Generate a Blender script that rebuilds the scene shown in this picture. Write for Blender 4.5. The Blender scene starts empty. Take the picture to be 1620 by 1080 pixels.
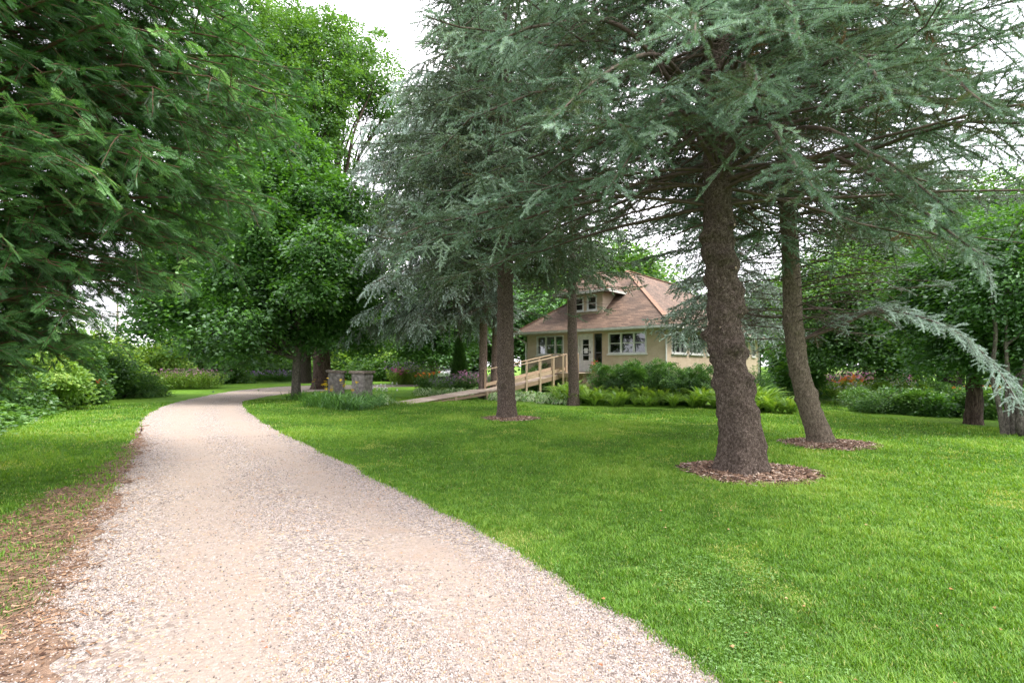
import bpy, math, random
import numpy as np
R = math.radians
rng = np.random.default_rng(11)
sc = bpy.context.scene
C = sc.collection

# ------------------------------------------------------------------ camera, sky, sun, exposure
FPX, HOR, CAMZ = 800.0, 578.0, 1.6
cam = bpy.data.objects.new('camera', bpy.data.cameras.new('camera'))
C.objects.link(cam)
cam.location = (0, 0, CAMZ); cam.rotation_euler = (R(90), 0, 0)
cam.data.sensor_width = 36; cam.data.lens = FPX / 1620 * 36
cam.data.shift_y = (HOR - 540) / 1620
cam.data.clip_start = 0.05; cam.data.clip_end = 2000
sc.camera = cam

SUN_EL, SUN_AZ = 60.0, 118.0       # azimuth the light comes FROM, clockwise from +Y (compass style)
world = bpy.data.worlds.new('World'); sc.world = world
world.use_nodes = True
wt = world.node_tree; wt.nodes.clear()
wo = wt.nodes.new('ShaderNodeOutputWorld'); wb = wt.nodes.new('ShaderNodeBackground')
sky = wt.nodes.new('ShaderNodeTexSky'); sky.sky_type = 'NISHITA'; sky.sun_disc = False
sky.sun_elevation = R(SUN_EL); sky.sun_rotation = R(SUN_AZ)
tc = wt.nodes.new('ShaderNodeTexCoord'); wn = wt.nodes.new('ShaderNodeTexNoise')
wn.inputs['Scale'].default_value = 2.2; wn.inputs['Detail'].default_value = 5
wmap = wt.nodes.new('ShaderNodeMapping'); wmap.inputs['Scale'].default_value = (1, 1, 2.5)
wr = wt.nodes.new('ShaderNodeMapRange')
wr.inputs['From Min'].default_value = 0.3; wr.inputs['From Max'].default_value = 0.62
wr.inputs['To Min'].default_value = 0.72; wr.inputs['To Max'].default_value = 1.0
wm = wt.nodes.new('ShaderNodeMix'); wm.data_type = 'RGBA'
wm.inputs[7].default_value = (11.5, 11.2, 12.0, 1)      # bright cloud
wt.links.new(tc.outputs['Generated'], wmap.inputs['Vector']); wt.links.new(wmap.outputs[0], wn.inputs['Vector'])
wt.links.new(wn.outputs['Fac'], wr.inputs['Value']); wt.links.new(wr.outputs[0], wm.inputs[0])
wt.links.new(sky.outputs[0], wm.inputs[6]); wt.links.new(wm.outputs[2], wb.inputs['Color'])
wb.inputs['Strength'].default_value = 0.15
wt.links.new(wb.outputs[0], wo.inputs['Surface'])

sun = bpy.data.objects.new('sun', bpy.data.lights.new('sun', 'SUN')); C.objects.link(sun)
sun.data.energy = 2.8; sun.data.angle = R(16); sun.data.color = (1.0, 0.95, 0.86)
sun.rotation_euler = (R(90 - SUN_EL), 0, R(180 - SUN_AZ)); sun.location = (-20, -20, 40)

sc.view_settings.view_transform = 'Standard'; sc.view_settings.look = 'None'
sc.view_settings.exposure = 1.04; sc.view_settings.gamma = 1.0
sc.view_settings.use_curve_mapping = False
sc.cycles.max_bounces = 6; sc.cycles.diffuse_bounces = 4; sc.cycles.glossy_bounces = 2
sc.cycles.transmission_bounces = 4; sc.cycles.transparent_max_bounces = 4
sc.cycles.use_denoising = True; sc.cycles.denoiser = 'OPENIMAGEDENOISE'; sc.cycles.denoising_input_passes = 'RGB_ALBEDO_NORMAL'; sc.cycles.denoising_prefilter = 'NONE'
sc.cycles.use_adaptive_sampling = True; sc.cycles.adaptive_threshold = 0.01

# ------------------------------------------------------------------ numeric helpers
def A(*a): return np.array(a, float)
def nrm(v): return v / np.maximum(np.linalg.norm(v, axis=-1, keepdims=True), 1e-9)
def gpt(px, py):                    # point of the flat ground that the photo shows at pixel (px, py)
    Y = CAMZ * FPX / (py - HOR); return A((px - 810) / FPX * Y, Y, 0)
def at(px, py, Y): return A((px - 810) / FPX * Y, Y, CAMZ + (HOR - py) / FPX * Y)
def vnoise(p, seed=0):
    p = np.asarray(p, float); i = np.floor(p).astype(np.int64); f = p - i; f = f * f * (3 - 2 * f)
    def h(a, b, c):
        n = (a * 374761393 + b * 668265263 + c * 2147483647 + seed * 974711) & 0xffffffff
        n = ((n ^ (n >> 13)) * 1274126177) & 0xffffffff
        return ((n ^ (n >> 16)) & 0xffff) / 65535.0
    x, y, z = i[..., 0], i[..., 1], i[..., 2]; fx, fy, fz = f[..., 0], f[..., 1], f[..., 2]
    r = 0
    for dx in (0, 1):
        for dy in (0, 1):
            for dz in (0, 1):
                w = (fx if dx else 1 - fx) * (fy if dy else 1 - fy) * (fz if dz else 1 - fz)
                r = r + w * h(x + dx, y + dy, z + dz)
    return r * 2 - 1
def fbm(p, seed=0, n=3):
    p = np.asarray(p, float); r = 0; a = 1.0
    for k in range(n):
        r = r + a * vnoise(p * (2 ** k), seed + k); a *= 0.5
    return r
def rot_from(d, n):                 # columns: x = along d, y = side, z = close to n
    x = nrm(d); y = nrm(np.cross(n, x)); z = np.cross(x, y)
    return np.stack([x, y, z], axis=-1)
def rand_unit(n, r=None):
    r = r or rng
    return nrm(r.normal(size=(n, 3)))

class Acc:
    """collects vertices and faces (triangles and quads) of ONE mesh"""
    def __init__(s): s.v = []; s.f = []; s.n = 0
    def add(s, v, f, tint=0.5, mat=0, smooth=False):
        v = np.asarray(v, float).reshape(-1, 3); f = np.asarray(f, np.int64)
        if len(f) == 0: return s
        t = np.broadcast_to(np.asarray(tint, float), (len(f),))
        s.v.append(v); s.f.append((f + s.n, t, mat, smooth)); s.n += len(v); return s
    def inst(s, proto, pos, rot, scale, tint=0.5, mat=0):
        pv, pf, pt = proto; N = len(pos)
        if N == 0: return s
        scale = np.asarray(scale, float)
        if scale.ndim < 2: scale = np.broadcast_to(scale, (N,))[:, None, None]
        else: scale = scale[:, None, :]
        lv = pv[None] * scale
        v = np.einsum('nij,npj->npi', rot, lv) + pos[:, None, :]
        f = pf[None] + (np.arange(N) * len(pv))[:, None, None]
        t = np.clip(np.broadcast_to(np.asarray(tint, float), (N,))[:, None] + pt[None], 0, 1)
        return s.add(v.reshape(-1, 3), f.reshape(-1, pf.shape[1]), t.reshape(-1), mat)
    def tubes(s, P, r, sides=4, tint=0.5, mat=0, smooth=True):
        P = np.asarray(P, float); r = np.asarray(r, float)
        if P.ndim == 2: P = P[None]; r = r[None]
        if len(P) == 0: return s
        N, K, _ = P.shape
        T = nrm(np.gradient(P, axis=1)); m = nrm(P[:, -1] - P[:, 0])
        hint = np.where(np.abs(m[:, 2:3]) > 0.75, A(1, 0.13, 0)[None], A(0, 0, 1)[None])[:, None, :]
        n = nrm(np.cross(T, hint)); b = np.cross(T, n)
        a = np.linspace(0, 2 * np.pi, sides, endpoint=False)
        v = P[:, :, None] + r[:, :, None, None] * (n[:, :, None] * np.cos(a)[None, None, :, None] + b[:, :, None] * np.sin(a)[None, None, :, None])
        k, j = np.meshgrid(np.arange(K - 1), np.arange(sides), indexing='ij'); j2 = (j + 1) % sides
        q = np.stack([k * sides + j, k * sides + j2, (k + 1) * sides + j2, (k + 1) * sides + j], -1).reshape(-1, 4)
        f = q[None] + (np.arange(N) * K * sides)[:, None, None]
        t = np.repeat(np.broadcast_to(np.asarray(tint, float), (N,)), len(q))
        return s.add(v.reshape(-1, 3), f.reshape(-1, 4), t, mat, smooth)
    def box(s, lo, hi, M=None, mat=0, tint=0.5):
        x0, y0, z0 = lo; x1, y1, z1 = hi
        v = np.array([(x0,y0,z0),(x1,y0,z0),(x1,y1,z0),(x0,y1,z0),(x0,y0,z1),(x1,y0,z1),(x1,y1,z1),(x0,y1,z1)], float)
        if M is not None: v = M(v)
        return s.add(v, [(3,2,1,0),(4,5,6,7),(0,1,5,4),(1,2,6,5),(2,3,7,6),(3,0,4,7)], tint, mat)
    def beam(s, p, q, w, h, mat=0, tint=0.5, up=(0, 0, 1)):     # box of width w, height h from p to q (centre line)
        p = np.asarray(p, float); q = np.asarray(q, float); d = q - p; L = np.linalg.norm(d)
        M = rot_from(d[None], A(*up)[None])[0]
        return s.box((0, -w / 2, -h / 2), (L, w / 2, h / 2), lambda v: v @ M.T + p, mat, tint)
    def build(s, name, mats, parent=None, loc=None):
        me = bpy.data.meshes.new(name); V = np.concatenate(s.v)
        if loc is not None: V = V - np.asarray(loc, float)
        me.vertices.add(len(V)); me.vertices.foreach_set('co', V.astype(np.float32).ravel())
        idx = np.concatenate([f.ravel() for f, *_ in s.f]); tot = np.concatenate([np.full(len(f), f.shape[1]) for f, *_ in s.f])
        st = np.concatenate([[0], np.cumsum(tot)[:-1]])
        me.loops.add(len(idx)); me.loops.foreach_set('vertex_index', idx.astype(np.int32))
        me.polygons.add(len(tot)); me.polygons.foreach_set('loop_start', st.astype(np.int32))
        try: me.polygons.foreach_set('loop_total', tot.astype(np.int32))
        except Exception: pass
        me.polygons.foreach_set('material_index', np.concatenate([np.full(len(f), m) for f, t, m, sm in s.f]).astype(np.int32))
        me.polygons.foreach_set('use_smooth', np.concatenate([np.full(len(f), sm) for f, t, m, sm in s.f]))
        at_ = me.attributes.new('tint', 'FLOAT', 'FACE')
        at_.data.foreach_set('value', np.concatenate([t for f, t, m, sm in s.f]).astype(np.float32))
        me.update(calc_edges=True)
        for m in (mats if isinstance(mats, (list, tuple)) else [mats]): me.materials.append(m)
        o = bpy.data.objects.new(name, me); C.objects.link(o)
        if loc is not None and parent is None: o.location = loc
        if parent is not None: o.parent = parent
        return o

def tag(o, label=None, cat=None, group=None, kind=None):
    if label: o['label'] = label
    if cat: o['category'] = cat
    if group: o['group'] = group
    if kind: o['kind'] = kind
    return o
def empty(name, label, cat, loc=(0, 0, 0), group=None, rz=0):
    o = bpy.data.objects.new(name, None); C.objects.link(o); o.location = loc; o.rotation_euler = (0, 0, rz)
    o.empty_display_size = 0.2
    return tag(o, label, cat, group)
def copy_thing(o, loc, rz=0, s=1.0, label=None, group=None, parent=None):
    kids = [k for k in bpy.data.objects if k.parent == o]
    c = o.copy(); C.objects.link(c); c.parent = parent
    if parent is None:
        c.location = loc; c.rotation_euler = (0, 0, rz)
        c.scale = (s, s, s) if not isinstance(s, (tuple, list)) else s
        if label: c['label'] = label
        if group: c['group'] = group
    for k in kids: copy_thing(k, None, parent=c)
    return c

# ------------------------------------------------------------------ materials
def newmat(name):
    m = bpy.data.materials.new(name); m.use_nodes = True; nt = m.node_tree; nt.nodes.clear()
    return m, nt, (lambda t: nt.nodes.new(t)), nt.links.new
def ramp(nt, stops):
    r = nt.nodes.new('ShaderNodeValToRGB'); e = r.color_ramp.elements
    while len(e) < len(stops): e.new(0.5)
    for k, (p, c) in enumerate(stops): e[k].position = p; e[k].color = (*c, 1)
    return r
def leafmat(name, stops, trans=0.35, tcol=(1.5, 1.35, 0.5), gloss=0.05, rough=0.45, nscale=0.0):
    """thin leaf: diffuse and translucent light, a little gloss; colour from each leaf's own tint"""
    m, nt, N, L = newmat(name)
    at_ = N('ShaderNodeAttribute'); at_.attribute_name = 'tint'
    cr = ramp(nt, stops); src = at_.outputs['Fac']
    L(src, cr.inputs[0])
    d = N('ShaderNodeBsdfDiffuse'); t = N('ShaderNodeBsdfTranslucent'); g = N('ShaderNodeBsdfGlossy'); g.inputs['Roughness'].default_value = rough
    g.inputs['Color'].default_value = (0.8, 0.85, 0.9, 1)
    mu = N('ShaderNodeMix'); mu.data_type = 'RGBA'; mu.blend_type = 'MULTIPLY'; mu.inputs[0].default_value = 1; mu.clamp_result = False
    mu.inputs[7].default_value = (*tcol, 1)
    L(cr.outputs[0], d.inputs['Color']); L(cr.outputs[0], mu.inputs[6]); L(mu.outputs[2], t.inputs['Color'])
    mx = N('ShaderNodeMixShader'); mx.inputs[0].default_value = trans; L(d.outputs[0], mx.inputs[1]); L(t.outputs[0], mx.inputs[2])
    mg = N('ShaderNodeMixShader'); mg.inputs[0].default_value = gloss; L(mx.outputs[0], mg.inputs[1]); L(g.outputs[0], mg.inputs[2])
    o = N('ShaderNodeOutputMaterial'); L(mg.outputs[0], o.inputs['Surface'])
    return m
def surf(name, stops, scale=5.0, rough=0.85, bump=0.0, bscale=40.0, stretch=(1, 1, 1), detail=6, tintw=0.0, spec=0.3, kind='noise', bdist=0.02):
    m, nt, N, L = newmat(name)
    tcn = N('ShaderNodeTexCoord'); mp = N('ShaderNodeMapping'); mp.inputs['Scale'].default_value = stretch
    L(tcn.outputs['Object'], mp.inputs['Vector'])
    nz = N('ShaderNodeTexNoise'); nz.inputs['Scale'].default_value = scale; nz.inputs['Detail'].default_value = detail; nz.inputs['Roughness'].default_value = 0.65
    L(mp.outputs[0], nz.inputs['Vector'])
    cr = ramp(nt, stops); src = nz.outputs['Fac']
    if tintw:
        at_ = N('ShaderNodeAttribute'); at_.attribute_name = 'tint'
        mm = N('ShaderNodeMath'); mm.operation = 'MULTIPLY_ADD'; mm.inputs[1].default_value = tintw; L(at_.outputs['Fac'], mm.inputs[0])
        m2 = N('ShaderNodeMath'); m2.operation = 'MULTIPLY'; m2.inputs[1].default_value = 1 - tintw; L(src, m2.inputs[0]); L(m2.outputs[0], mm.inputs[2]); src = mm.outputs[0]
    L(src, cr.inputs[0])
    b = N('ShaderNodeBsdfPrincipled'); b.inputs['Roughness'].default_value = rough
    b.inputs['Specular IOR Level'].default_value = spec
    L(cr.outputs[0], b.inputs['Base Color'])
    if bump:
        n2 = N('ShaderNodeTexVoronoi' if kind == 'voronoi' else 'ShaderNodeTexNoise'); n2.inputs['Scale'].default_value = bscale
        L(mp.outputs[0], n2.inputs['Vector'])
        bp = N('ShaderNodeBump'); bp.inputs['Strength'].default_value = bump; bp.inputs['Distance'].default_value = bdist
        L(n2.outputs['Distance' if kind == 'voronoi' else 'Fac'], bp.inputs['Height']); L(bp.outputs[0], b.inputs['Normal'])
    o = N('ShaderNodeOutputMaterial'); L(b.outputs[0], o.inputs['Surface'])
    return m
def flat(name, col, rough=0.6, spec=0.4, metal=0.0):
    m, nt, N, L = newmat(name); b = N('ShaderNodeBsdfPrincipled')
    nz = N('ShaderNodeTexNoise'); nz.inputs['Scale'].default_value = 6; nz.inputs['Detail'].default_value = 5
    tcn = N('ShaderNodeTexCoord'); L(tcn.outputs['Object'], nz.inputs['Vector'])
    c = np.array(col); cr = ramp(nt, [(0.3, tuple(c * 0.8)), (0.7, tuple(np.minimum(c * 1.08, 1)))]); L(nz.outputs['Fac'], cr.inputs[0]); L(cr.outputs[0], b.inputs['Base Color'])
    b.inputs['Roughness'].default_value = rough; b.inputs['Specular IOR Level'].default_value = spec; b.inputs['Metallic'].default_value = metal
    o = N('ShaderNodeOutputMaterial'); L(b.outputs[0], o.inputs['Surface']); return m

def barkmat(name, c0, c1, c2, scale=9.0, zs=0.35, bump=0.9, dist=0.03):
    m, nt, N, L = newmat(name)
    tcn = N('ShaderNodeTexCoord'); mp = N('ShaderNodeMapping'); mp.inputs['Scale'].default_value = (1, 1, zs); L(tcn.outputs['Object'], mp.inputs['Vector'])
    nz = N('ShaderNodeTexNoise'); nz.inputs['Scale'].default_value = scale * 3.2; nz.inputs['Detail'].default_value = 9; nz.inputs['Roughness'].default_value = 0.7; L(mp.outputs[0], nz.inputs['Vector'])
    vo = N('ShaderNodeTexVoronoi'); vo.feature = 'DISTANCE_TO_EDGE'; vo.inputs['Scale'].default_value = scale * 5.5
    ad = N('ShaderNodeVectorMath'); ad.operation = 'MULTIPLY_ADD'; ad.inputs[1].default_value = (0.10,) * 3; L(nz.outputs['Color'], ad.inputs[0]); L(mp.outputs[0], ad.inputs[2]); L(ad.outputs[0], vo.inputs['Vector'])
    mr = N('ShaderNodeMapRange'); mr.inputs['From Max'].default_value = 0.16; L(vo.outputs['Distance'], mr.inputs['Value'])
    mu = N('ShaderNodeMath'); mu.operation = 'MULTIPLY'; L(mr.outputs[0], mu.inputs[0]); L(nz.outputs['Fac'], mu.inputs[1])
    ad2 = N('ShaderNodeMath'); ad2.operation = 'MULTIPLY_ADD'; ad2.inputs[1].default_value = 0.75; L(nz.outputs['Fac'], ad2.inputs[0]); mh = N('ShaderNodeMath'); mh.operation = 'MULTIPLY'; mh.inputs[1].default_value = 0.5; L(mu.outputs[0], mh.inputs[0]); L(mh.outputs[0], ad2.inputs[2])
    cr = ramp(nt, [(0.28, c0), (0.55, c1), (0.85, c2)]); L(ad2.outputs[0], cr.inputs[0])
    b = N('ShaderNodeBsdfPrincipled'); b.inputs['Roughness'].default_value = 0.92; b.inputs['Specular IOR Level'].default_value = 0.15; L(cr.outputs[0], b.inputs['Base Color'])
    bp = N('ShaderNodeBump'); bp.inputs['Strength'].default_value = bump; bp.inputs['Distance'].default_value = dist; L(ad2.outputs[0], bp.inputs['Height']); L(bp.outputs[0], b.inputs['Normal'])
    o = N('ShaderNodeOutputMaterial'); L(b.outputs[0], o.inputs['Surface']); return m

M = {}
M['spruce_bark'] = barkmat('spruce_bark', (0.03, 0.021, 0.016), (0.14, 0.105, 0.085), (0.36, 0.29, 0.25), 9, 0.75, 1.0, 0.05)
M['spruce_bark_b'] = barkmat('spruce_bark_grey', (0.035, 0.028, 0.021), (0.17, 0.135, 0.10), (0.36, 0.30, 0.24), 9, 0.6)
M['spruce_far'] = barkmat('spruce_bark_far', (0.04, 0.03, 0.024), (0.19, 0.14, 0.115), (0.36, 0.28, 0.24), 5, 0.5)
M['old_bark'] = barkmat('furrowed_bark', (0.015, 0.011, 0.009), (0.07, 0.05, 0.038), (0.15, 0.115, 0.09), 5, 0.2)
M['dark_bark'] = barkmat('dark_bark', (0.012, 0.010, 0.009), (0.045, 0.036, 0.03), (0.10, 0.08, 0.065), 7, 0.4)
M['grey_bark'] = barkmat('grey_bark', (0.035, 0.031, 0.026), (0.13, 0.117, 0.095), (0.27, 0.245, 0.205), 7, 0.4)
M['twig'] = surf('dead_twig', [(0.3, (0.04, 0.028, 0.022)), (0.7, (0.13, 0.098, 0.078))], 8)
M['cedar_twig'] = surf('cedar_twig', [(0.3, (0.06, 0.037, 0.024)), (0.7, (0.19, 0.115, 0.075))], 8)
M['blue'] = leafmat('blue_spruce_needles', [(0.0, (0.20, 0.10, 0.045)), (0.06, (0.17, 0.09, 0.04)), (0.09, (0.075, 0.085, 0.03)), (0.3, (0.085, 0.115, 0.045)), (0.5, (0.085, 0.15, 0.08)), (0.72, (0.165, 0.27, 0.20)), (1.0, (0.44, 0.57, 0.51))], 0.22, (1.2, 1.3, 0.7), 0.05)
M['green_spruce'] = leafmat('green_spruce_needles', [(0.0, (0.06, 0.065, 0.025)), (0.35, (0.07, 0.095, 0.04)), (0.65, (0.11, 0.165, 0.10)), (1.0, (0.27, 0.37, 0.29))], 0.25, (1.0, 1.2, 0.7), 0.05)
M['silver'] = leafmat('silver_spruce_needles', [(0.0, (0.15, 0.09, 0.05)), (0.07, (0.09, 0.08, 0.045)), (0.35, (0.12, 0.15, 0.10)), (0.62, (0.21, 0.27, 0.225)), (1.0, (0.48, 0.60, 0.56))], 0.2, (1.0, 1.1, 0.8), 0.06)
M['cedar'] = leafmat('cedar_sprays', [(0.0, (0.05, 0.045, 0.02)), (0.3, (0.035, 0.075, 0.025)), (0.55, (0.06, 0.16, 0.045)), (0.8, (0.12, 0.28, 0.08)), (1.0, (0.26, 0.46, 0.13))], 0.35, (1.2, 1.5, 0.6), 0.05)
M['maple'] = leafmat('maple_leaves', [(0.0, (0.025, 0.065, 0.013)), (0.5, (0.05, 0.14, 0.025)), (1.0, (0.12, 0.27, 0.05))], 0.32, (2.2, 2.2, 0.6), 0.07)
M['light_maple'] = leafmat('light_maple_leaves', [(0.0, (0.045, 0.10, 0.02)), (0.5, (0.075, 0.18, 0.035)), (1.0, (0.16, 0.31, 0.06))], 0.38, (1.7, 1.6, 0.6), 0.05)
M['wood_leaves'] = leafmat('woodland_leaves', [(0.0, (0.03, 0.07, 0.018)), (0.5, (0.07, 0.17, 0.03)), (1.0, (0.17, 0.32, 0.07))], 0.35, (1.9, 1.8, 0.5), 0.05)
M['bright_leaves'] = leafmat('bright_leaves', [(0.0, (0.08, 0.16, 0.03)), (0.5, (0.17, 0.32, 0.05)), (1.0, (0.36, 0.50, 0.12))], 0.4, (1.7, 1.5, 0.5), 0.04)
M['yew'] = leafmat('yew_needles', [(0.0, (0.022, 0.055, 0.01)), (0.5, (0.055, 0.15, 0.022)), (1.0, (0.20, 0.38, 0.06))], 0.25, (1.5, 1.5, 0.6), 0.06)
M['fern'] = leafmat('fern_fronds', [(0.0, (0.07, 0.15, 0.02)), (0.5, (0.17, 0.33, 0.04)), (1.0, (0.34, 0.48, 0.10))], 0.4, (1.6, 1.5, 0.5), 0.04)
M['hosta'] = leafmat('hosta_leaves', [(0.0, (0.05, 0.12, 0.015)), (0.55, (0.12, 0.28, 0.035)), (0.8, (0.20, 0.38, 0.06)), (0.9, (0.55, 0.62, 0.36)), (1.0, (0.65, 0.7, 0.5))], 0.25, (1.5, 1.5, 0.6), 0.08)
M['ground_leaves'] = leafmat('ground_leaves', [(0.0, (0.035, 0.085, 0.015)), (0.5, (0.085, 0.20, 0.035)), (1.0, (0.20, 0.36, 0.09))], 0.3, (1.6, 1.6, 0.6), 0.06)
M['lily'] = leafmat('daylily_leaves', [(0.0, (0.035, 0.09, 0.02)), (0.5, (0.08, 0.20, 0.04)), (1.0, (0.18, 0.34, 0.09))], 0.25, (1.5, 1.5, 0.6), 0.05, 0.4)
M['grass'] = leafmat('grass_blades', [(0.0, (0.05, 0.10, 0.012)), (0.45, (0.108, 0.25, 0.02)), (0.8, (0.23, 0.39, 0.05)), (1.0, (0.42, 0.42, 0.14))], 0.35, (1.5, 1.4, 0.4), 0.03, 0.5)
def petals(name, c): 
    c = np.array(c); return leafmat(name, [(0.0, tuple(c * 0.7)), (1.0, tuple(np.minimum(c * 1.15, 1)))], 0.3, (1, 1, 1), 0.02)
M['p_yellow'] = petals('yellow_petals', (0.90, 0.60, 0.03)); M['p_orange'] = petals('orange_petals', (0.85, 0.22, 0.03))
M['p_red'] = petals('red_petals', (0.80, 0.06, 0.02)); M['p_purple'] = petals('purple_petals', (0.36, 0.22, 0.46))
M['p_pink'] = petals('pink_petals', (0.66, 0.30, 0.50)); M['p_white'] = petals('white_petals', (0.75, 0.72, 0.75))
M['p_magenta'] = petals('magenta_petals', (0.8, 0.06, 0.42))
# ------------------------------------------------------------------ ground, driveway
def catmull(P, n=12):
    P = np.asarray(P, float); P = np.vstack([2 * P[0] - P[1], P, 2 * P[-1] - P[-2]]); out = []
    for i in range(1, len(P) - 2):
        t = np.linspace(0, 1, n, endpoint=False)[:, None]; a, b, c, d = P[i - 1:i + 3]
        out.append(0.5 * (2 * b + (c - a) * t + (2 * a - 5 * b + 4 * c - d) * t ** 2 + (3 * b - a - 3 * c + d) * t ** 3))
    out.append(P[-2][None]); return np.vstack(out)
EL = [(-1.9, -4), (-2.2, 0)] + [tuple(gpt(x, y)[:2]) for x, y in ((-30, 1040), (60, 950), (118, 850), (168, 780), (203, 720), (212, 690), (226, 660), (266, 640), (316, 628), (372, 618), (440, 612), (500, 609.5))]
ER = [(3.2, -4), (2.2, 0)] + [tuple(gpt(x, y)[:2]) for x, y in ((1140, 1080), (1000, 985), (870, 905), (740, 830), (640, 780), (560, 740), (480, 700), (420, 670), (387, 645), (388, 636), (408, 629.5), (445, 624), (500, 619))]
FAR = [(-9.6, 42.5), (-4, 43.2), (3, 43.5), (14, 42.5)]; NEAR = [(-9.2, 37.2), (-5, 38.6), (3, 39.5), (14, 39)]
left = catmull(EL + FAR[0:], 40); right = catmull(ER + NEAR, 40)
def wobble(P, amp, seed):
    d = np.zeros_like(P); q = np.c_[P * 1.0, np.full(len(P), 0.5)]
    d[:, 0] = fbm(q * 2.3, seed, 5) * amp; d[:, 1] = fbm(q * 2.3 + 50, seed + 9, 5) * amp * 0.5
    return P + d
leftw = wobble(left, 0.10, 3); rightw = wobble(right, 0.05, 5)
def densify(P, step=0.08, maxn=4000):
    s = np.r_[0, np.cumsum(np.linalg.norm(np.diff(P, axis=0), axis=1))]; n = min(maxn, int(s[-1] / step))
    t = np.linspace(0, s[-1], n); return np.c_[np.interp(t, s, P[:, 0]), np.interp(t, s, P[:, 1])]
def rs_(P, n=4000):
    t = np.linspace(0, len(P) - 1, n); k = np.arange(len(P)); return np.c_[np.interp(t, k, P[:, 0]), np.interp(t, k, P[:, 1])]
leftw = wobble(rs_(left), 0.08, 3); rightw = wobble(rs_(right), 0.06, 5)
road_poly = np.vstack([leftw, rightw[::-1]])
rp_c = np.vstack([densify(leftw, 0.4), densify(rightw, 0.4)[::-1]])
def inside(P, poly):
    r = np.zeros(len(P), bool); x, y = P[:, 0], P[:, 1]
    for (x0, y0), (x1, y1) in zip(poly, np.roll(poly, -1, 0)):
        if y0 == y1: continue
        c = (y0 > y) != (y1 > y)
        r ^= c & (x < (x1 - x0) * (y - y0) / (y1 - y0) + x0)
    return r

# soil and lawn: one sheet to the horizon
def lawn_material():
    m, nt, N, L = newmat('lawn')
    g = N('ShaderNodeNewGeometry')
    n1 = N('ShaderNodeTexNoise'); n1.inputs['Scale'].default_value = 0.45; n1.inputs['Detail'].default_value = 5; L(g.outputs['Position'], n1.inputs['Vector'])
    n2 = N('ShaderNodeTexNoise'); n2.inputs['Scale'].default_value = 22; n2.inputs['Detail'].default_value = 6; n2.inputs['Roughness'].default_value = 0.75; L(g.outputs['Position'], n2.inputs['Vector'])
    n3 = N('ShaderNodeTexNoise'); n3.inputs['Scale'].default_value = 1.7; n3.inputs['Detail'].default_value = 6; n3.inputs['Roughness'].default_value = 0.7; L(g.outputs['Position'], n3.inputs['Vector'])
    a = ramp(nt, [(0.3, (0.05, 0.12, 0.012)), (0.5, (0.11, 0.23, 0.018)), (0.72, (0.20, 0.33, 0.04))]); L(n2.outputs['Fac'], a.inputs[0])
    b = ramp(nt, [(0.33, (0.72, 0.80, 0.8)), (0.52, (1, 1, 1)), (0.7, (1.25, 1.1, 1.1))]); L(n1.outputs['Fac'], b.inputs[0])
    mu = N('ShaderNodeMix'); mu.data_type = 'RGBA'; mu.blend_type = 'MULTIPLY'; mu.inputs[0].default_value = 1; L(a.outputs[0], mu.inputs[6]); L(b.outputs[0], mu.inputs[7])
    st = ramp(nt, [(0.66, (0, 0, 0)), (0.76, (0.75, 0.75, 0.75))]); L(n3.outputs['Fac'], st.inputs[0])      # worn straw-coloured spots
    mx = N('ShaderNodeMix'); mx.data_type = 'RGBA'; L(st.outputs[0], mx.inputs[0]); L(mu.outputs[2], mx.inputs[6]); mx.inputs[7].default_value = (0.30, 0.25, 0.11, 1)
    p = N('ShaderNodeBsdfPrincipled'); p.inputs['Roughness'].default_value = 0.9; p.inputs['Specular IOR Level'].default_value = 0.15; L(mx.outputs[2], p.inputs['Base Color'])
    bp = N('ShaderNodeBump'); bp.inputs['Strength'].default_value = 0.8; bp.inputs['Distance'].default_value = 0.04; L(n2.outputs['Fac'], bp.inputs['Height']); L(bp.outputs[0], p.inputs['Normal'])
    o = N('ShaderNodeOutputMaterial'); L(p.outputs[0], o.inputs['Surface']); return m
M['lawn'] = lawn_material()
g = Acc(); xs = np.r_[-700, -200, np.linspace(-40, 40, 41), 200, 700]; ys = np.r_[-300, np.linspace(-10, 70, 41), 200, 900]
X, Y = np.meshgrid(xs, ys, indexing='ij'); n1_, n2_ = X.shape
V = np.c_[X.ravel(), Y.ravel(), np.zeros(X.size)]
i, j = np.meshgrid(np.arange(n1_ - 1), np.arange(n2_ - 1), indexing='ij'); q = (i * n2_ + j).ravel()
g.add(V, np.c_[q, q + n2_, q + n2_ + 1, q + 1]); tag(g.build('ground', M['lawn']), 'mown green lawn running to the horizon', 'lawn', kind='structure')

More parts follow.
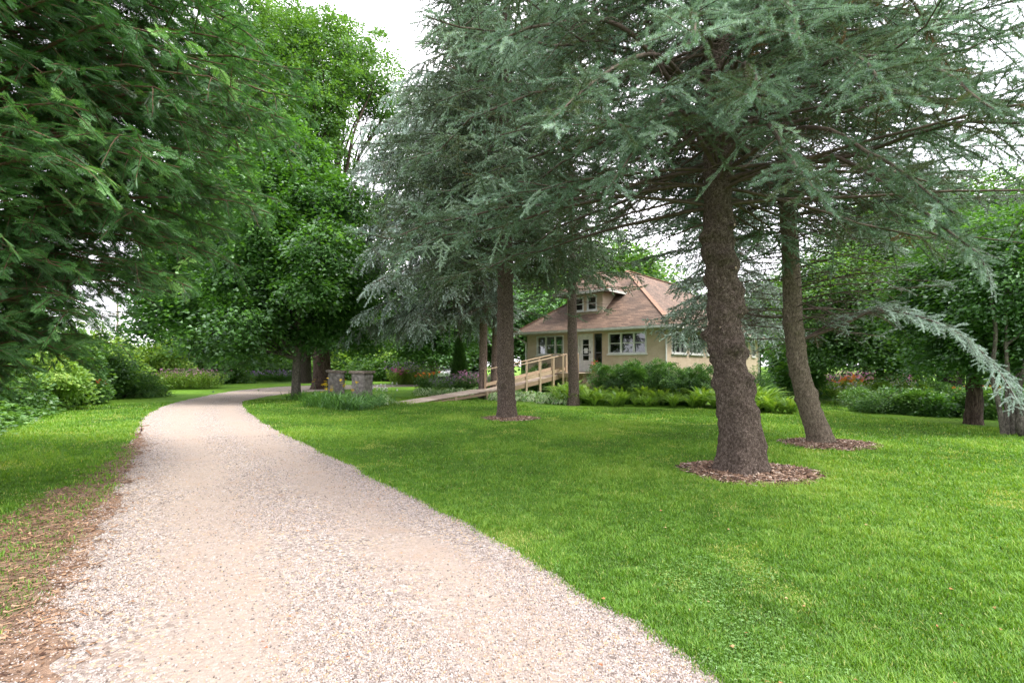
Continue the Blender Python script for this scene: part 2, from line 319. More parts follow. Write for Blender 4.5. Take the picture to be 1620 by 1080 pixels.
def gravel_material():
    m, nt, N, L = newmat('gravel')
    g = N('ShaderNodeNewGeometry')
    def noise(s, d=5, r=0.6):
        n = N('ShaderNodeTexNoise'); n.inputs['Scale'].default_value = s; n.inputs['Detail'].default_value = d; n.inputs['Roughness'].default_value = r; L(g.outputs['Position'], n.inputs['Vector']); return n
    v = N('ShaderNodeTexVoronoi'); v.inputs['Scale'].default_value = 46; v.inputs['Randomness'].default_value = 1; L(g.outputs['Position'], v.inputs['Vector'])
    ve = N('ShaderNodeTexVoronoi'); ve.feature = 'DISTANCE_TO_EDGE'; ve.inputs['Scale'].default_value = 46; L(g.outputs['Position'], ve.inputs['Vector'])
    sep = N('ShaderNodeSeparateColor'); L(v.outputs['Color'], sep.inputs[0])
    c = ramp(nt, [(0.0, (0.13, 0.105, 0.095)), (0.18, (0.27, 0.225, 0.20)), (0.5, (0.37, 0.315, 0.285)), (0.8, (0.47, 0.42, 0.395)), (0.93, (0.50, 0.36, 0.20)), (1.0, (0.66, 0.62, 0.62))]); L(sep.outputs[0], c.inputs[0])
    fine = noise(120, 4, 0.8); fc = ramp(nt, [(0.3, (0.27, 0.215, 0.175)), (0.7, (0.43, 0.355, 0.30))]); L(fine.outputs['Fac'], fc.inputs[0])
    # worn tyre tracks are finer and smoother than the loose stone between them
    ac_ = N('ShaderNodeAttribute'); ac_.attribute_name = 'across'; bands = ramp(nt, [(0.10, (0, 0, 0)), (0.27, (1, 1, 1)), (0.38, (1, 1, 1)), (0.50, (0.1, 0.1, 0.1)), (0.60, (0.1, 0.1, 0.1)), (0.72, (1, 1, 1)), (0.82, (1, 1, 1)), (0.93, (0, 0, 0))]); L(ac_.outputs['Fac'], bands.inputs[0])
    big = noise(0.9, 5, 0.65); bm_ = N('ShaderNodeMath'); bm_.operation = 'MULTIPLY_ADD'; bm_.inputs[1].default_value = 0.36; L(bands.outputs[0], bm_.inputs[0]); L(big.outputs['Fac'], bm_.inputs[2]); tr = ramp(nt, [(0.55, (0.03, 0.03, 0.03)), (0.88, (0.8, 0.8, 0.8))]); L(bm_.outputs[0], tr.inputs[0])
    mx = N('ShaderNodeMix'); mx.data_type = 'RGBA'; L(tr.outputs[0], mx.inputs[0]); L(c.outputs[0], mx.inputs[6]); L(fc.outputs[0], mx.inputs[7])
    er = N('ShaderNodeMapRange'); er.inputs['From Max'].default_value = 0.12; er.inputs['To Min'].default_value = 0.55; L(ve.outputs['Distance'], er.inputs['Value'])
    mu = N('ShaderNodeMix'); mu.data_type = 'RGBA'; mu.blend_type = 'MULTIPLY'; L(mx.outputs[2], mu.inputs[6]); L(er.outputs[0], mu.inputs[7])
    inv = N('ShaderNodeMath'); inv.operation = 'SUBTRACT'; inv.inputs[0].default_value = 1; L(tr.outputs[0], inv.inputs[1]); L(inv.outputs[0], mu.inputs[0])
    dn = noise(2.3, 6, 0.75); dr = ramp(nt, [(0.54, (0, 0, 0)), (0.72, (0.55, 0.55, 0.55))]); L(dn.outputs['Fac'], dr.inputs[0])
    m3 = N('ShaderNodeMix'); m3.data_type = 'RGBA'; L(dr.outputs[0], m3.inputs[0]); L(mu.outputs[2], m3.inputs[6]); m3.inputs[7].default_value = (0.36, 0.25, 0.18, 1)
    p = N('ShaderNodeBsdfPrincipled'); p.inputs['Roughness'].default_value = 0.9; p.inputs['Specular IOR Level'].default_value = 0.2; L(m3.outputs[2], p.inputs['Base Color'])
    ad = N('ShaderNodeMath'); ad.operation = 'ADD'; L(v.outputs['Distance'], ad.inputs[0]); L(fine.outputs['Fac'], ad.inputs[1])
    bp = N('ShaderNodeBump'); bp.inputs['Strength'].default_value = 0.7; bp.inputs['Distance'].default_value = 0.012; bp.invert = True; L(ad.outputs[0], bp.inputs['Height']); L(bp.outputs[0], p.inputs['Normal'])
    o = N('ShaderNodeOutputMaterial'); L(p.outputs[0], o.inputs['Surface']); return m
M['gravel'] = gravel_material()
nl = min(len(leftw), len(rightw))
def resample(P, n):
    t = np.linspace(0, len(P) - 1, n); k = np.arange(len(P)); return np.c_[np.interp(t, k, P[:, 0]), np.interp(t, k, P[:, 1])]
import bmesh
def sheet(name, poly, z, mat):
    me = bpy.data.meshes.new(name); bm = bmesh.new()
    bm.faces.new([bm.verts.new((x, y, z)) for x, y in poly]); bmesh.ops.triangulate(bm, faces=bm.faces[:])
    for f in bm.faces:
        if f.normal.z < 0: f.normal_flip()
    bm.to_mesh(me); bm.free(); me.materials.append(mat)
    o = bpy.data.objects.new(name, me); C.objects.link(o); return o
def strip(name, Lp, Rp, z, mat, rows=2200, cols=24):
    a, b_ = resample(Lp, rows), resample(Rp, rows); t = np.linspace(0, 1, cols)[None, :, None]; V = a[:, None] * (1 - t) + b_[:, None] * t; V = np.concatenate([V, np.full((rows, cols, 1), z)], -1).reshape(-1, 3)
    i, j = np.meshgrid(np.arange(rows - 1), np.arange(cols - 1), indexing='ij'); q = (i * cols + j).ravel(); o = Acc().add(V, np.c_[q, q + 1, q + cols + 1, q + cols]).build(name, mat)
    at_ = o.data.attributes.new('across', 'FLOAT', 'POINT'); at_.data.foreach_set('value', np.tile(np.linspace(0, 1, cols), rows).astype(np.float32)); return o
tag(strip('driveway', leftw, rightw, 0.004, M['gravel']), 'pale crushed stone driveway curving left past the lawn', 'driveway', kind='structure')

# loose stones on the near driveway
def octa():
    v = A((1, 0, 0), (-1, 0, 0), (0, 1, 0), (0, -1, 0), (0, 0, 1), (0, 0, -1)).reshape(-1, 3)
    f = np.array([(0, 2, 4), (2, 1, 4), (1, 3, 4), (3, 0, 4), (2, 0, 5), (1, 2, 5), (3, 1, 5), (0, 3, 5)]); return v, f, np.zeros(8)
def cube_stone():
    v = A((-1,-1,-.6),(1,-.8,-.6),(.8,1,-.6),(-.9,.8,-.6),(-.6,-.7,.7),(.7,-.5,.5),(.5,.6,.8),(-.7,.5,.6)).reshape(-1, 3) * 0.8
    f = np.array([(4,5,6),(4,6,7),(0,1,5),(0,5,4),(1,2,6),(1,6,5),(2,3,7),(2,7,6),(3,0,4),(3,4,7)]); return v, f, np.zeros(10)
n = 520000; r = 2.0 * (13.0 / 2.0) ** rng.random(n); th = rng.uniform(R(-50), R(50), n)
P = np.c_[r * np.sin(th), r * np.cos(th)]
P += rng.normal(size=P.shape) * 0.05
keep = inside(P + rng.normal(size=P.shape) * 0.03, rp_c) & (fbm(np.c_[P * 1.1, np.zeros(len(P))], 21, 3) + rng.normal(size=n) * 0.7 > 0.0)
P = P[keep]; r = r[keep]; P = P[:260000]; r = r[:260000]
def across(P):
    ln, rn = densify(left[:520], .12), densify(right[:560], .12); out = np.zeros(len(P))
    for k in range(0, len(P), 20000):
        q = P[k:k + 20000]; dl = np.sqrt(((q[:, None] - ln[None]) ** 2).sum(-1).min(1)); dr = np.sqrt(((q[:, None] - rn[None]) ** 2).sum(-1).min(1)); out[k:k + 20000] = dl / (dl + dr)
    return out
u_ = across(P); band = np.interp(u_, [.10, .27, .38, .5, .6, .72, .82, .93], [0, 1, 1, .1, .1, 1, 1, 0]); keep = rng.random(len(P)) > band * .66; P = P[keep]; r = r[keep]; n = len(P)
st = Acc(); sz = rng.uniform(0.003, 0.010, n) ** 1.0 * (0.8 + 0.05 * r)
rot = rot_from(rand_unit(n), rand_unit(n)); scl = np.c_[sz, sz * rng.uniform(0.6, 1, n), sz * rng.uniform(0.4, 0.8, n)]
st.inst(octa(), np.c_[P, 0.004 + sz * 0.3], rot, scl, rng.random(n))
M['stone'] = leafmat('loose_stones', [(0.0, (0.10, 0.08, 0.07)), (0.15, (0.28, 0.235, 0.21)), (0.5, (0.37, 0.32, 0.29)), (0.85, (0.46, 0.415, 0.395)), (0.95, (0.45, 0.31, 0.18)), (1.0, (0.24, 0.17, 0.12))], 0.0, (1, 1, 1), 0.03)
tag(st.build('gravel', M['stone']), 'loose crushed limestone chips scattered over the driveway', 'gravel', kind='stuff')

# brown litter along the left edge of the driveway under the cedar
lit = catmull([gpt(-420, 1060)[:2], gpt(-200, 930)[:2], gpt(-60, 850)[:2], gpt(40, 800)[:2], gpt(140, 752)[:2], gpt(205, 700)[:2], gpt(222, 672)[:2]], 30)
lr = catmull([gpt(120, 1078)[:2], gpt(105, 960)[:2], gpt(150, 850)[:2], gpt(186, 775)[:2], gpt(214, 720)[:2], gpt(222, 700)[:2], gpt(228, 672)[:2]], 30)
lpoly = np.vstack([wobble(densify(lit, 0.05), 0.16, 31), wobble(densify(lr, 0.05), 0.16, 41)[::-1]])
M['litter'] = surf('needle_litter', [(0.3, (0.08, 0.05, 0.035)), (0.5, (0.20, 0.13, 0.09)), (0.7, (0.33, 0.22, 0.15))], 14, 0.95, 1.0, 60, detail=8)
tag(sheet('soil', lpoly, 0.008, M['litter']), 'brown soil and cedar litter along the left driveway edge', 'soil', kind='structure')
lpc = densify(lpoly, 0.25)
n = 60000; P = np.c_[rng.uniform(-9, -1.5, n), rng.uniform(1.5, 12, n)]; P = P[inside(P + rng.normal(size=P.shape) * 0.12, lpc)]; n = len(P)
chip = (A((-.5, -.06, 0), (.5, -.05, 0), (.5, .05, .03), (-.5, .06, .03)).reshape(-1, 3), np.array([(0, 1, 2, 3)]), np.zeros(1))
d = rand_unit(n) * A(1, 1, 0.15); up = nrm(A(0, 0, 1) + rng.normal(size=(n, 3)) * 0.3)
lt = Acc(); lt.inst(chip, np.c_[P, rng.uniform(0.012, 0.02, n)], rot_from(d, up), rng.uniform(0.02, 0.09, n), rng.random(n))
m = rng.random(n) < 0.5; k = m.sum()
lt.inst(chip, np.c_[P[m] + rng.normal(size=(k, 2)) * .1, rng.uniform(0.012, 0.02, k)], rot_from(d[m], up[m]), np.c_[rng.uniform(0.01, .03, k), rng.uniform(0.06, .2, k), np.ones(k) * .03], rng.random(k))
M['litter_bits'] = leafmat('litter_bits', [(0.0, (0.07, 0.04, 0.03)), (0.6, (0.24, 0.14, 0.085)), (1.0, (0.42, 0.27, 0.17))], 0.1, (1, 1, 1), 0.02)
tag(lt.build('litter', M['litter_bits']), 'dry brown cedar fronds and twigs littering the driveway edge', 'litter', kind='stuff')

# grass blades; beds and mulch stay clear
TA, TB, TC = A(3.38, 7.5), A(6.27, 10.2), A(-0.17, 15.1)
bed_poly = np.array([gpt(760, 632)[:2], gpt(800, 640)[:2], gpt(880, 645)[:2], gpt(1000, 647)[:2], gpt(1110, 648)[:2], gpt(1262, 660)[:2], (11.5, 22), (8, 24), (0, 28), (-3, 25)])
bedr_poly = np.array([gpt(1340, 655)[:2], gpt(1400, 662)[:2], gpt(1520, 674)[:2], gpt(1640, 680)[:2], (30, 15), (34, 26), (17, 27)])
n = 2600000; r = 2.1 * (26 / 2.1) ** rng.random(n); th = rng.uniform(R(-52), R(52), n)
P = np.c_[r * np.sin(th), r * np.cos(th)]
n2 = 620000; r2 = np.sqrt(rng.uniform(0.6 ** 2, 9.0 ** 2, n2)); th2 = rng.uniform(R(52), R(308), n2); nb_ = n2
P = np.vstack([P, np.c_[r2 * np.sin(th2), r2 * np.cos(th2)]]); r = np.r_[r, np.full(n2, 6.5)]; n += n2; pm = rng.permutation(n); P = P[pm]; r = r[pm]
edge = rng.normal(size=P.shape) * 0.05
keep = ~inside(P + edge, rp_c) & ~inside(P, bed_poly) & ~inside(P, bedr_poly)
Lk = inside(P + rng.normal(size=P.shape) * 0.1, lpc); keep &= ~(Lk & (rng.random(n) < 0.78))
for (c, a, b) in ((TA, 0.86, 0.74), (TB, 0.78, 0.66), (TC, 0.7, 0.62)):
    e = ((P[:, 0] - c[0] - 0.1) / a) ** 2 + ((P[:, 1] - c[1]) / b) ** 2; keep &= (e > 1 + rng.normal(size=n) * 0.12)
P = P[keep]; r = r[keep]
n = min(len(P), 1500000); P = P[:n]; r = r[:n]
pn = fbm(np.c_[P * 0.6, np.zeros(n)], 71, 4); worn = fbm(np.c_[P * 1.6, np.zeros(n)], 75, 3)
cp = fbm(np.c_[P * 7, np.zeros(n)], 79, 2); h = (0.026 + 0.009 * pn + 0.010 * cp) * rng.uniform(0.4, 1.6, n) * (1 + 0.045 * r) * np.clip(1.4 + worn * .9, .5, 1)
w = 0.0011 * (1 + 0.42 * r) * rng.uniform(0.6, 1.3, n)
lean = rand_unit(n) * A(1, 1, 0); lean = lean * rng.uniform(0.1, 1.3, n)[:, None]
side = nrm(np.cross(lean + A(0.001, 0, 0), A(0, 0, 1))) * w[:, None]
B0 = np.c_[P, np.full(n, -0.002)]; mid = B0 + lean * h[:, None] * 0.35 + A(0, 0, 1) * h[:, None] * 0.6; tip = B0 + lean * h[:, None] + A(0, 0, 1) * h[:, None] * 0.95
V = np.stack([B0 - side, B0 + side, mid + side * 0.8, mid - side * 0.8, tip], 1).reshape(-1, 3); q = np.arange(n) * 5
ti = np.clip(0.46 + 0.24 * pn + 0.10 * cp + rng.normal(size=n) * 0.15, 0, 0.85); ti = np.where(rng.random(n) < 0.03 + 0.4 * np.clip(-worn * 1.3 - .45, 0, 1) ** 1.5, rng.uniform(0.9, 1, n), ti)
gr = Acc(); gr.add(V, np.c_[q, q + 1, q + 2, q + 3], ti); gr.f.append((np.c_[q + 3, q + 2, q + 4], ti, 0, False))
gr.build('grass', M['grass'])['kind'] = 'stuff'; tag(bpy.data.objects['grass'], 'short mown grass blades of the lawn', 'grass')

# clover and broad weeds in the near lawn
def leaf3():
    v = [(0, 0, 0)]; f = []
    for k in range(3):
        a = k * 2.094; c, s_ = math.cos(a), math.sin(a); b = len(v)
        v += [(0.5 * c - 0.35 * s_, 0.5 * s_ + 0.35 * c, 0.1), (1.0 * c, 1.0 * s_, 0.0), (0.5 * c + 0.35 * s_, 0.5 * s_ - 0.35 * c, 0.1)]
        f += [(0, b + 2, b + 1), (0, b + 1, b)]
    return np.array(v, float), np.array(f), np.zeros(len(f))
n = 60000; r = 2.2 * (9 / 2.2) ** rng.random(n); th = rng.uniform(R(-50), R(50), n); P = np.c_[r * np.sin(th), r * np.cos(th)]
keep = ~inside(P, rp_c) & (fbm(np.c_[P * 1.3, np.zeros(n)], 91, 3) > 0.35) & ~inside(P, lpc); P = P[keep]; n = len(P)
cl = Acc(); cl.inst(leaf3(), np.c_[P, rng.uniform(0.015, 0.045, n)], rot_from(rand_unit(n) * A(1, 1, 0.1), nrm(A(0, 0, 1) + rng.normal(size=(n, 3)) * 0.25)), rng.uniform(0.006, 0.012, n), rng.uniform(0.5, 1, n))
tag(cl.build('clover', M['ground_leaves']), 'patches of clover leaves mixed into the near lawn', 'clover', kind='stuff')

# ------------------------------------------------------------------ foliage prototypes
def brush(nn, nl, nw, seed, ang=52, stem=True):
    """one conifer shoot of unit length along x with nn needles"""
    r_ = np.random.default_rng(seed); x = np.linspace(0.02, 0.97, nn) + r_.normal(size=nn) * 0.01; a = np.arange(nn) * 2.39996 + r_.random(nn) * 0.5
    an = np.radians(ang + r_.normal(size=nn) * 9 - 20 * (x > 0.85)); up = np.where(np.sin(a) < -0.3, 0.75, 1.0)
    rad = np.stack([np.zeros(nn), np.cos(a), np.sin(a)], 1); d = np.cos(an)[:, None] * A(1, 0, 0) + np.sin(an)[:, None] * rad
    sd = nrm(np.cross(d, nrm(r_.normal(size=(nn, 3))))) * nw / 2; b = np.c_[x, np.zeros(nn), np.zeros(nn)]; l = nl * up * r_.uniform(0.8, 1.15, nn)
    v = np.stack([b - sd, b + sd, b + d * l[:, None]], 1).reshape(-1, 3); q = np.arange(nn) * 3; f = np.c_[q, q + 1, q + 2]; t = r_.normal(size=nn) * 0.06 + 0.05 * (x - 0.4)
    if stem:
        w_ = 0.011; sv = A((0, -w_, 0), (0, w_, 0), (.97, 0, 0), (0, 0, -w_), (0, 0, w_), (.97, 0, 0)).reshape(-1, 3) + A(0, 0, .004)
        f = np.vstack([f, np.array([(0, 1, 2), (3, 4, 5)]) + len(v)]); v = np.vstack([v, sv]); t = np.r_[t, -2, -2]
    return v, f, t
def fan(seed, nb=7):
    """a flat arborvitae spray, unit length along x, spreading in y"""
    r_ = np.random.default_rng(seed); v = []; f = []; t = []
    def kite(p, d, l, w, z, tt):
        p = np.array(p); d = np.array(d) / np.hypot(*d); s_ = np.array([-d[1], d[0]]); b = len(v); m_ = p + d * l * 0.55; e = p + d * l
        v.extend([(p[0], p[1], z), (*(m_ + s_ * w), z - 0.01), (*e, z - 0.05 * l * 3), (*(m_ - s_ * w), z - 0.01)]); f.extend([(b, b + 1, b + 2), (b, b + 2, b + 3)]); t.extend([tt, tt])
    kite((0, 0), (1, 0), 1.0, 0.012, 0, -0.1)
    for k in range(nb):
        x = 0.12 + 0.8 * k / nb; 
        for sd in (-1, 1):
            l = (0.46 * (1 - x) + 0.13) * r_.uniform(0.6, 1.25); aa_ = r_.uniform(0.45, 0.7); d = np.array([math.cos(aa_), sd * math.sin(aa_)]); z = -0.04 * l
            kite((x, 0), d, l, 0.015, z, r_.normal() * 0.05)
            for j in range(2):
                q_ = np.array([x, 0]) + d * l * (0.3 + 0.32 * j)
                for s2 in (-1, 1):
                    a = math.atan2(d[1], d[0]) + s2 * 0.6
                    kite(q_, (math.cos(a), math.sin(a)), l * (0.45 - 0.10 * j), 0.012, z, r_.normal() * 0.05 + 0.05)
    return np.array(v, float), np.array(f), np.array(t)
def leaf_maple():
    v = A((0, 0, 0), (.25, .48, .06), (.55, .18, .02), (1, 0, -.12), (.55, -.18, .02), (.25, -.48, .06), (-.12, .28, 0), (-.12, -.28, 0)).reshape(-1, 3)
    return v, np.array([(0, 2, 1), (0, 3, 2), (0, 4, 3), (0, 5, 4), (0, 1, 6), (0, 7, 5)]), np.zeros(6)
def leaf_simple(w=0.30):
    v = A((0, 0, 0), (.5, w, .06), (1, 0, -.08), (.5, -w, .06)).reshape(-1, 3); return v, np.array([(0, 1, 2), (0, 2, 3)]), np.zeros(2)
LM, LS, LN = leaf_maple(), leaf_simple(0.3), leaf_simple(0.12)

def polyeval(P, i, s):
    K = P.shape[1]; x = np.clip(s, 0, 1) * (K - 1); k = np.minimum(x.astype(int), K - 2); t = (x - k)[:, None]
    a, b = P[i, k], P[i, k + 1]; return a * (1 - t) + b * t, nrm(b - a)
UP = A(0, 0, 1)
def spread(cnt, lo, hi, rr, jit=0.6):
    """cnt[i] parameters per parent i, evenly spaced over lo..hi with jitter -> (parent index, parameter, alternating side)"""
    idx = np.repeat(np.arange(len(cnt)), cnt); st = np.r_[0, np.cumsum(cnt)[:-1]]; k = np.arange(len(idx)) - np.repeat(st, cnt); c = cnt[idx]
    lo = np.broadcast_to(lo, (len(cnt),))[idx]; hi = np.broadcast_to(hi, (len(cnt),))[idx]
    return idx, lo + (hi - lo) * (k + 0.5 + (rr.random(len(idx)) - 0.5) * jit) / np.maximum(c, 1), np.where(k % 2, 1, -1)
def foliate(fa, ba, P, L, rr, protos, sec_sp=0.1, fs=0.35, ss=0.12, sec_k=0.3, sec_min=0.15, sec_max=1.0, sec_ang=58, sec_droop=0.2,
            ter_sp=0.07, ter_len=0.13, ter_ang=48, ter_droop=0.1, flat_fan=False, base_t=0.4, tw=0.004, bare=1.0, rad0=0.006, hang=0.0, roll=0.0, vs=0.28):
    N = len(P); cnt = np.maximum(1, ((1 - ss) * L / sec_sp).astype(int))
    i, s, sd = spread(cnt, ss, 0.99, rr)
    fsv = np.broadcast_to(fs, (N,))
    keep = (s > fsv[i] - 0.05) | (rr.random(len(i)) < bare); i, s, sd = i[keep], s[keep], sd[keep]
    p, T = polyeval(P, i, s)
    l2 = np.minimum((sec_k * L[i] * np.power(1.02 - s, 0.7) + sec_min) * rr.uniform(0.55, 1.2, len(i)), sec_max)
    B = nrm(np.cross(T, UP)); a = np.radians(sec_ang + rr.normal(size=len(i)) * 12)
    d = nrm(np.cos(a)[:, None] * T + (np.sin(a) * sd)[:, None] * B + rr.normal(size=(len(i), 3)) * 0.16 + UP * (rr.normal(size=len(i)) * vs - hang)[:, None])
    t = np.linspace(0, 1, 5)[None, :, None]
    S = p[:, None] + d[:, None] * l2[:, None, None] * t - UP * (sec_droop * l2)[:, None, None] * t ** 2 + rr.normal(size=(len(i), 5, 3)) * 0.012 * l2[:, None, None] * t
    ba.tubes(S, rad0 * np.minimum(1, l2 / 0.5)[:, None] * np.linspace(1, 0.3, 5)[None] + tw * 0.3, 3, rr.random(len(i)))
    fol = s > fsv[i] + rr.normal(size=len(i)) * 0.05
    # bare forked twiglets on the unfoliated part
    b_ = np.where(~fol)[0]
    if len(b_):
        j, u, s2 = spread(np.maximum(1, (l2[b_] / 0.16).astype(int)), 0.2, 0.95, rr); pp, TT = polyeval(S[b_], j, u); BB = nrm(np.cross(TT, UP))
        dd = nrm(0.7 * TT + s2[:, None] * 0.7 * BB + rr.normal(size=(len(j), 3)) * 0.3); ll = rr.uniform(0.06, 0.25, len(j))
        Q = pp[:, None] + dd[:, None] * ll[:, None, None] * np.linspace(0, 1, 3)[None, :, None]; ba.tubes(Q, np.broadcast_to(np.linspace(1, 0.4, 3) * tw * 0.6, (len(j), 3)), 3, rr.random(len(j)))
    Sf, lf, sf = S[fol], l2[fol], s[fol]
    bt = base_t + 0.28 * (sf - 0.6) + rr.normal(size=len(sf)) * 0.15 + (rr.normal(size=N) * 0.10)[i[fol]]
    def put(pos, dr, ln, tint):
        n = len(pos)
        if flat_fan: nn = nrm(UP * 1.0 + rr.normal(size=(n, 3)) * (0.35 + roll))
        else: nn = rand_unit(n, rr)
        R_ = rot_from(dr, nn); w = rr.integers(0, len(protos), n)
        for k in range(len(protos)):
            m_ = w == k; fa.inst(protos[k], pos[m_], R_[m_], ln[m_], tint[m_])
    j, u, s2 = spread(np.maximum(1, (lf / ter_sp).astype(int)), 0.06, 0.98, rr); pp, TT = polyeval(Sf, j, u); BB = nrm(np.cross(TT, UP))
    a = np.radians(ter_ang + rr.normal(size=len(j)) * 10); n = len(j)
    dd = nrm(np.cos(a)[:, None] * TT + (np.sin(a) * s2)[:, None] * BB + rr.normal(size=(n, 3)) * (0.12 if flat_fan else 0.30) - UP * (ter_droop + hang)); ll = ter_len * (1.15 - 0.5 * u) * rr.uniform(0.6, 1.25, n)
    put(pp, dd, ll, bt[j] + rr.normal(size=n) * 0.06 + 0.12 * (u - 0.5))
    # leaders along the secondaries and along the end of the primaries
    j, u, s2 = spread(np.maximum(1, (lf / (ter_len * 0.75)).astype(int)), 0.0, 0.97, rr, 0.2); pp, TT = polyeval(Sf, j, u)
    put(pp, TT, np.full(len(j), ter_len * 1.1), bt[j] + 0.05)
    j, u, s2 = spread(np.maximum(1, (L * (1 - fsv) / (ter_len * 0.6)).astype(int)), fsv, 0.99, rr, 0.2); pp, TT = polyeval(P, j, u)
    put(pp, nrm(TT + rr.normal(size=TT.shape) * 0.12), np.full(len(j), ter_len * 1.15), base_t + 0.15 + rr.normal(size=len(j)) * 0.08)

def trunk_mesh(path, radii, rings=120, sides=32, knots=(), rough=0.03, flare=0.4, seed=0, nsc=9.0, flare_h=0.5, lobes=5, azflare=None):
    """tapered trunk with a flared foot, bark relief and branch knots; path rows are x, y, z"""
    path = np.asarray(path, float); z = np.linspace(path[0, 2], path[-1, 2], rings) if rings else path[:, 2]
    cx, cy, r0 = (np.interp(z, path[:, 2], c) for c in (path[:, 0], path[:, 1], np.asarray(radii, float)))
    k = np.ones(7) / 7
    if rings > 20:
        pad = lambda a: np.convolve(np.pad(a, 3, 'edge'), k, 'valid')
        cx, cy, r0 = pad(cx), pad(cy), pad(r0)
    a = np.linspace(0, 2 * np.pi, sides, endpoint=False); Z, Aa = np.meshgrid(z, a, indexing='ij'); h = Z - path[0, 2]
    rad = r0[:, None] * (1 + flare * np.exp(-np.maximum(h, 0) / (flare_h * 0.55)) * (0.75 + 0.35 * np.cos(Aa * lobes + seed) + 0.2 * np.cos(Aa * 3 + 2 * seed)))
    q = np.stack([np.cos(Aa) * r0[:, None] * nsc, np.sin(Aa) * r0[:, None] * nsc, Z * nsc * 0.6], -1)
    rad = rad * (1 + 0.05 * vnoise(np.stack([np.cos(Aa) * 1.3, np.sin(Aa) * 1.3, Z * 1.1], -1), seed)) + rough * (fbm(q, seed + 5, 4) * 0.5)
    for kz, ka, ks in knots:
        da = (Aa - ka + np.pi) % (2 * np.pi) - np.pi; dist2 = (da * r0[:, None]) ** 2 + (Z - kz) ** 2
        rad += ks * 0.8 * np.exp(-dist2 / (2 * (ks * 0.75) ** 2)) - ks * 0.5 * np.exp(-dist2 / (2 * (ks * 0.26) ** 2))
    V = np.stack([cx[:, None] + rad * np.cos(Aa), cy[:, None] + rad * np.sin(Aa), Z], -1)
    i, j = np.meshgrid(np.arange(rings - 1), np.arange(sides), indexing='ij'); j2 = (j + 1) % sides
    f = np.stack([i * sides + j, i * sides + j2, (i + 1) * sides + j2, (i + 1) * sides + j], -1).reshape(-1, 4)
    return V.reshape(-1, 3), f

def whorls(z0, z1, step, per, rr, jit=0.12):
    z = np.arange(z0, z1, step); Z = np.repeat(z, per) + rr.normal(size=len(z) * per) * jit
    base = np.repeat(rr.random(len(z)) * 6.28, per); az = base + np.tile(np.arange(per), len(z)) * 2 * np.pi / per + rr.normal(size=len(Z)) * 0.22
    return Z, az
def prim_curves(path, Z, az, L, rr, pitch=-0.05, drop=0.25, lift=0.15, K=11, wander=0.03):
    path = np.asarray(path, float); s = np.linspace(0, 1, K)[None, :]
    x0, y0 = np.interp(Z, path[:, 2], path[:, 0]), np.interp(Z, path[:, 2], path[:, 1]); pitch = np.broadcast_to(pitch, Z.shape) + rr.normal(size=len(Z)) * 0.05
    dv = L[:, None] * (pitch[:, None] * s - drop * s ** 2 + lift * s ** 3); bend = rr.normal(size=len(Z)) * 0.3
    aa = az[:, None] + bend[:, None] * s; P = np.stack([x0[:, None] + np.cos(aa) * L[:, None] * s, y0[:, None] + np.sin(aa) * L[:, None] * s, Z[:, None] + dv], -1)
    w_ = np.cumsum(rr.normal(size=P.shape) * wander * 0.35, axis=1) * L[:, None, None] * s[..., None]
    return P + w_
# ------------------------------------------------------------------ conifers
BR_A = [brush(62, 0.185, 0.050, k, 62) for k in range(4)]          # near: fine needles
BR_B = [brush(30, 0.21, 0.095, 10 + k, 56) for k in range(3)]
BR_C = [brush(18, 0.22, 0.15, 20 + k, 54) for k in range(3)]
BR_D = [brush(9, 0.2, 0.14, 30 + k, 42) for k in range(3)]

def spruce(name, label, group, base, path, radii, bark, leaf, seed, height, sets, tr, stubs=None):
    rr = np.random.default_rng(seed); base = np.asarray(base, float)
    o = empty(name, label, 'spruce tree', base, group)
    path = np.asarray(path, float)
    ta = Acc(); v, f = trunk_mesh(path, radii, **tr); ta.add(v, f, 0.5, 0, True)
    ta.build('trunk', bark, o)
    fa, ba = Acc(), Acc()
    for st_ in sets:
        Z, az, L, kw, pk = st_(rr); P = prim_curves(path, Z, az, L, rr, **pk)
        ba.tubes(P, (0.006 + 0.0055 * L)[:, None] * np.linspace(1, 0.22, P.shape[1])[None] * kw.pop('thick', 1.0), 6, rr.random(len(P)))
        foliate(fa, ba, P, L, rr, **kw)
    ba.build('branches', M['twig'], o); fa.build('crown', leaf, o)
    return o
def away(az, lo, hi):               # True where an azimuth lies outside the sector lo..hi (degrees)
    d = np.degrees(az) % 360; return ~((d > lo) & (d < hi))

